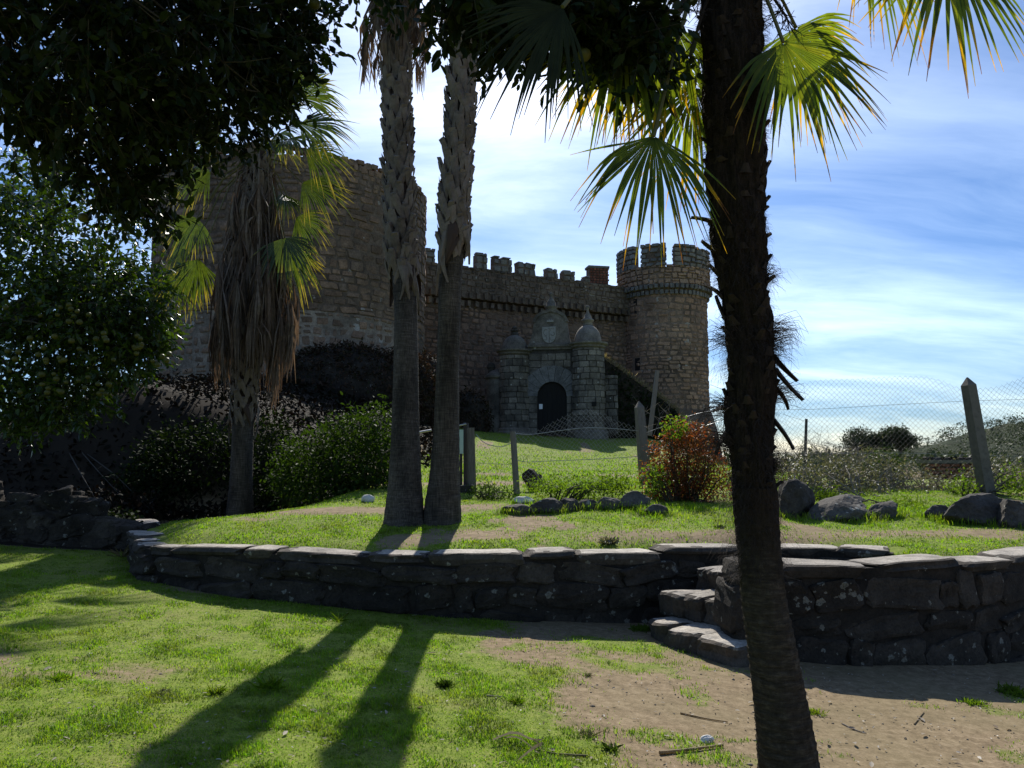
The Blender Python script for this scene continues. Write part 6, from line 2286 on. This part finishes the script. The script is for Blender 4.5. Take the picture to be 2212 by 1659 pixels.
# weeds along the rocks and fence foot
shrub('weed_patch', 'bright green weeds along the top of the rock row', 'weeds', [ell_at(1190, 1052, 12.0, 60, 8, .5, 1.2), ell_at(1270, 1050, 12.1, 70, 12, .5, 1.5), ell_at(1330, 1045, 12.3, 40, 16, .4, 1)], 420, 6, .05, MAT['weedleaf'], 91, shell=.8, stems=20)
shrub('weed_patch', 'low green weeds at the foot of the gate post', 'weeds', [ell_at(1045, 1062, 12.6, 40, 12, .3, 1), ell_at(1080, 1070, 12.2, 40, 8, .3, 1)], 170, 6, .045, MAT['bushleaf'], 92, shell=.8, stems=10)
shrub('grass_bank', 'tall bright grass between the right-hand rocks', 'grass', [ell_at(1780, 1085, 12.2, 30, 14, .3, 1), ell_at(1960, 1105, 11.4, 40, 18, .4, 1.2), ell_at(1985, 1120, 11.2, 30, 12, .3, 1)], 260, 7, .13, MAT['weedleaf'], 93, shell=.9, stems=6, width=.14)


def tuft(X_, Y_, r, n, h, lab, mat, cat='weed', width=.16):
    g = on_ground(X_, Y_)
    t = thing('weed', lab, cat, tuple(g), 'small weeds on the lawn')
    rs = np.random.RandomState(int(X_ * 3 + Y_))
    n, h = int(n * 1.4), h * .72
    P = np.stack([g.x + rs.normal(0, r * .35, n), g.y + rs.normal(0, r * .35, n), np.full(n, g.z)], 1)
    D = np.stack([rs.normal(0, .8, n), rs.normal(0, .8, n), rs.uniform(.25, 1.1, n)], 1)
    V, F = leaf_geo(P, D, h * rs.uniform(.6, 1.2, n), rs, width, .5)
    obj('leaves', V, F, mat, t, kind='stuff')


tuft(1118, 1520, .05, 60, .085, 'spiky grass tuft in the bare earth right of the palm shadows', MAT['grass'], width=.08)
tuft(1272, 1595, .05, 34, .075, 'greyish spiky weed on bare earth near the bottom', MAT['bramble'], width=.12)
tuft(1320, 1625, .05, 30, .075, 'broad-leaved dark green weed at the bottom', MAT['bushleaf'], width=.5)
tuft(1270, 1463, .04, 30, .06, 'thin weed on bare earth left of the steps', MAT['bramble'], width=.1)
tuft(2105, 1522, .12, 120, .06, 'low green weed patch near the right edge of the earth', MAT['weedleaf'], width=.4)
tuft(2190, 1500, .14, 150, .10, 'taller weed clump at the right edge', MAT['weedleaf'], width=.3)
tuft(1760, 1545, .09, 110, .05, 'grass patch at the edge of the wall shadow right of the dark palm', MAT['grass'], width=.3)
tuft(470, 1500, .06, 60, .10, 'dark spiky weed in the left lawn', MAT['grass'], width=.1)
tuft(585, 1490, .09, 90, .14, 'tall thin grass tuft at the edge of the left palm shadow', MAT['grass'], width=.06)
tuft(350, 1500, .05, 46, .06, 'small dark weed beside dead leaves on the left lawn', MAT['bramble'], width=.3)
tuft(130, 1470, .09, 80, .08, 'grass tuft on the dry left side of the lawn', MAT['grass'], width=.1)
tuft(960, 1485, .06, 80, .08, 'broad weed at the right edge of the right palm shadow', MAT['bushleaf'], width=.4)
tuft(1385, 1362, .14, 230, .075, 'bright green weed cushion at the foot of the steps', MAT['weedleaf'], width=.4)
tuft(1490, 1408, .05, 50, .06, 'little green weed under the lowest step', MAT['weedleaf'], width=.4)
tuft(1558, 1385, .05, 50, .06, 'weed in the corner of the lowest step by the pier', MAT['weedleaf'], width=.35)
tuft(1315, 1178, .10, 46, .14, 'broad grey-green leaves lying on the terrace edge', MAT['bramble'], width=.7)
tuft(1555, 1142, .07, 60, .08, 'dark weed on the terrace left of the palm trunk', MAT['bushleaf'], width=.4)
tuft(730, 1345, .04, 12, .17, 'thin seedhead grass at the edge of the wall shadow', MAT['grass'], width=.035)
tuft(265, 1205, .05, 16, .3, 'dry bent grass stems at the left end of the wall', MAT['drygrass'], width=.03)

# fallen leaves and litter
X, Yy = scatter(4200, 3.5, 8.0, 15)
ins = inside(X, Yy, TERR)
k_ = (~ins) & (wall_d(X, Yy) > .25) & (rs.rand(len(X)) < .25 + .5 * fbm(X, Yy, 51, 2))
X, Yy = X[k_], Yy[k_]
P = np.stack([X, Yy, ground_z(X, Yy) + .012], 1)
D = np.stack([rs.normal(0, 1, len(X)), rs.normal(0, 1, len(X)), rs.normal(0, .18, len(X))], 1)
V, F = leaf_geo(P, D, rs.uniform(.012, .034, len(X)) * (1 + 1.2 * (rs.rand(len(X)) < .08)), rs, .8, .8)
o = obj('fallen_leaves', V, F, MAT['litter'], kind='stuff')
o['label'] = 'dry fallen leaves scattered over lawn and earth'
n = 1500
X, Yy = scatter(n, 3.5, 8.0, 16)
k_ = (~inside(X, Yy, TERR)) & (dirt_at(X, Yy) > .45) & (wall_d(X, Yy) > .25)
X, Yy = X[k_], Yy[k_]
Vs, Fs = [], []
T8 = np.array([(1, 0, 0), (0, 1, 0), (-1, 0, 0), (0, -1, 0), (0, 0, .8), (0, 0, -.8)])
F8 = np.array([(0, 1, 4), (1, 2, 4), (2, 3, 4), (3, 0, 4), (1, 0, 5), (2, 1, 5), (3, 2, 5), (0, 3, 5)])
s = rs.uniform(.003, .009, len(X)) * (1 + (rs.rand(len(X)) < .06))
V = np.stack([X, Yy, ground_z(X, Yy) + .002], 1)[:, None, :] + T8[None] * s[:, None, None] * rs.uniform(.6, 1.3, (len(X), 1, 3))
F = (F8[None] + (np.arange(len(X)) * 6)[:, None, None]).reshape(-1, 3)
o = obj('pebbles', V.reshape(-1, 3), F, MAT['twig'], kind='stuff')
o['label'] = 'small pebbles and crumbs of earth on the bare ground'


def stick(pts, r, lab, mat, name='stick', cat='stick'):
    P = [on_ground(*p) + Vector((0, 0, r * 1.1)) for p in pts]
    V, F, UV = tube_geo([tuple(p) for p in interp_path([tuple(p) for p in P], 8)], list(np.linspace(r, r * .6, 8)), 6)
    o = obj(name, V, F, mat, None, UV)
    tag(o, lab, cat)


stick([(1425, 1632), (1490, 1624), (1562, 1616)], .011, 'pale cut palm stalk lying on the earth at the bottom', MAT['drygrass'])
stick([(1470, 1545), (1520, 1555), (1572, 1563)], .006, 'thin pale twig on the bare earth left of the palm trunk', MAT['drygrass'])
stick([(1975, 1568), (1990, 1548), (1996, 1540)], .005, 'short curved bleached twig on the earth at the right', MAT['drygrass'])
stick([(1820, 1568), (1850, 1580), (1872, 1588)], .005, 'thin dark twig on the earth right of the palm trunk', MAT['twig'])
stick([(1270, 1640), (1200, 1632), (1160, 1625)], .006, 'dry stem lying in the grass at the bottom', MAT['drygrass'])
stick([(1050, 1505), (1085, 1508)], .005, 'little reddish twig on the earth beside the right palm shadow', MAT['twig'])
# dry palm leaf strips at the bottom
g = on_ground(1120, 1625)
dl_ = thing('dry_palm_leaf', 'broken dry palm leaf lying in the grass at the bottom edge', 'leaf', tuple(g))
mb = MB()
for (pts, w) in (([(1065, 1612), (1110, 1606), (1150, 1610), (1172, 1622)], .018), ([(1172, 1622), (1150, 1640), (1120, 1655)], .022), ([(1090, 1607), (1120, 1618), (1165, 1640)], .012), ([(1150, 1612), (1165, 1630), (1178, 1650)], .014)):
    P = [on_ground(*p) + Vector((0, 0, .03 + .02 * (i % 2))) for i, p in enumerate(pts)]
    P = interp_path([tuple(p) for p in P], 8)
    V = []
    for i, p in enumerate(P):
        ww = w * (1 - abs(i / 7 - .4))
        V += [(p[0], p[1] - ww, p[2]), (p[0], p[1], p[2] + ww * .5), (p[0], p[1] + ww, p[2])]
    mb.add(V, [f for i in range(7) for f in ((i * 3, i * 3 + 3, i * 3 + 4, i * 3 + 1), (i * 3 + 1, i * 3 + 4, i * 3 + 5, i * 3 + 2))])
mb.build('leaf_strips', MAT['drygrass'], dl_)
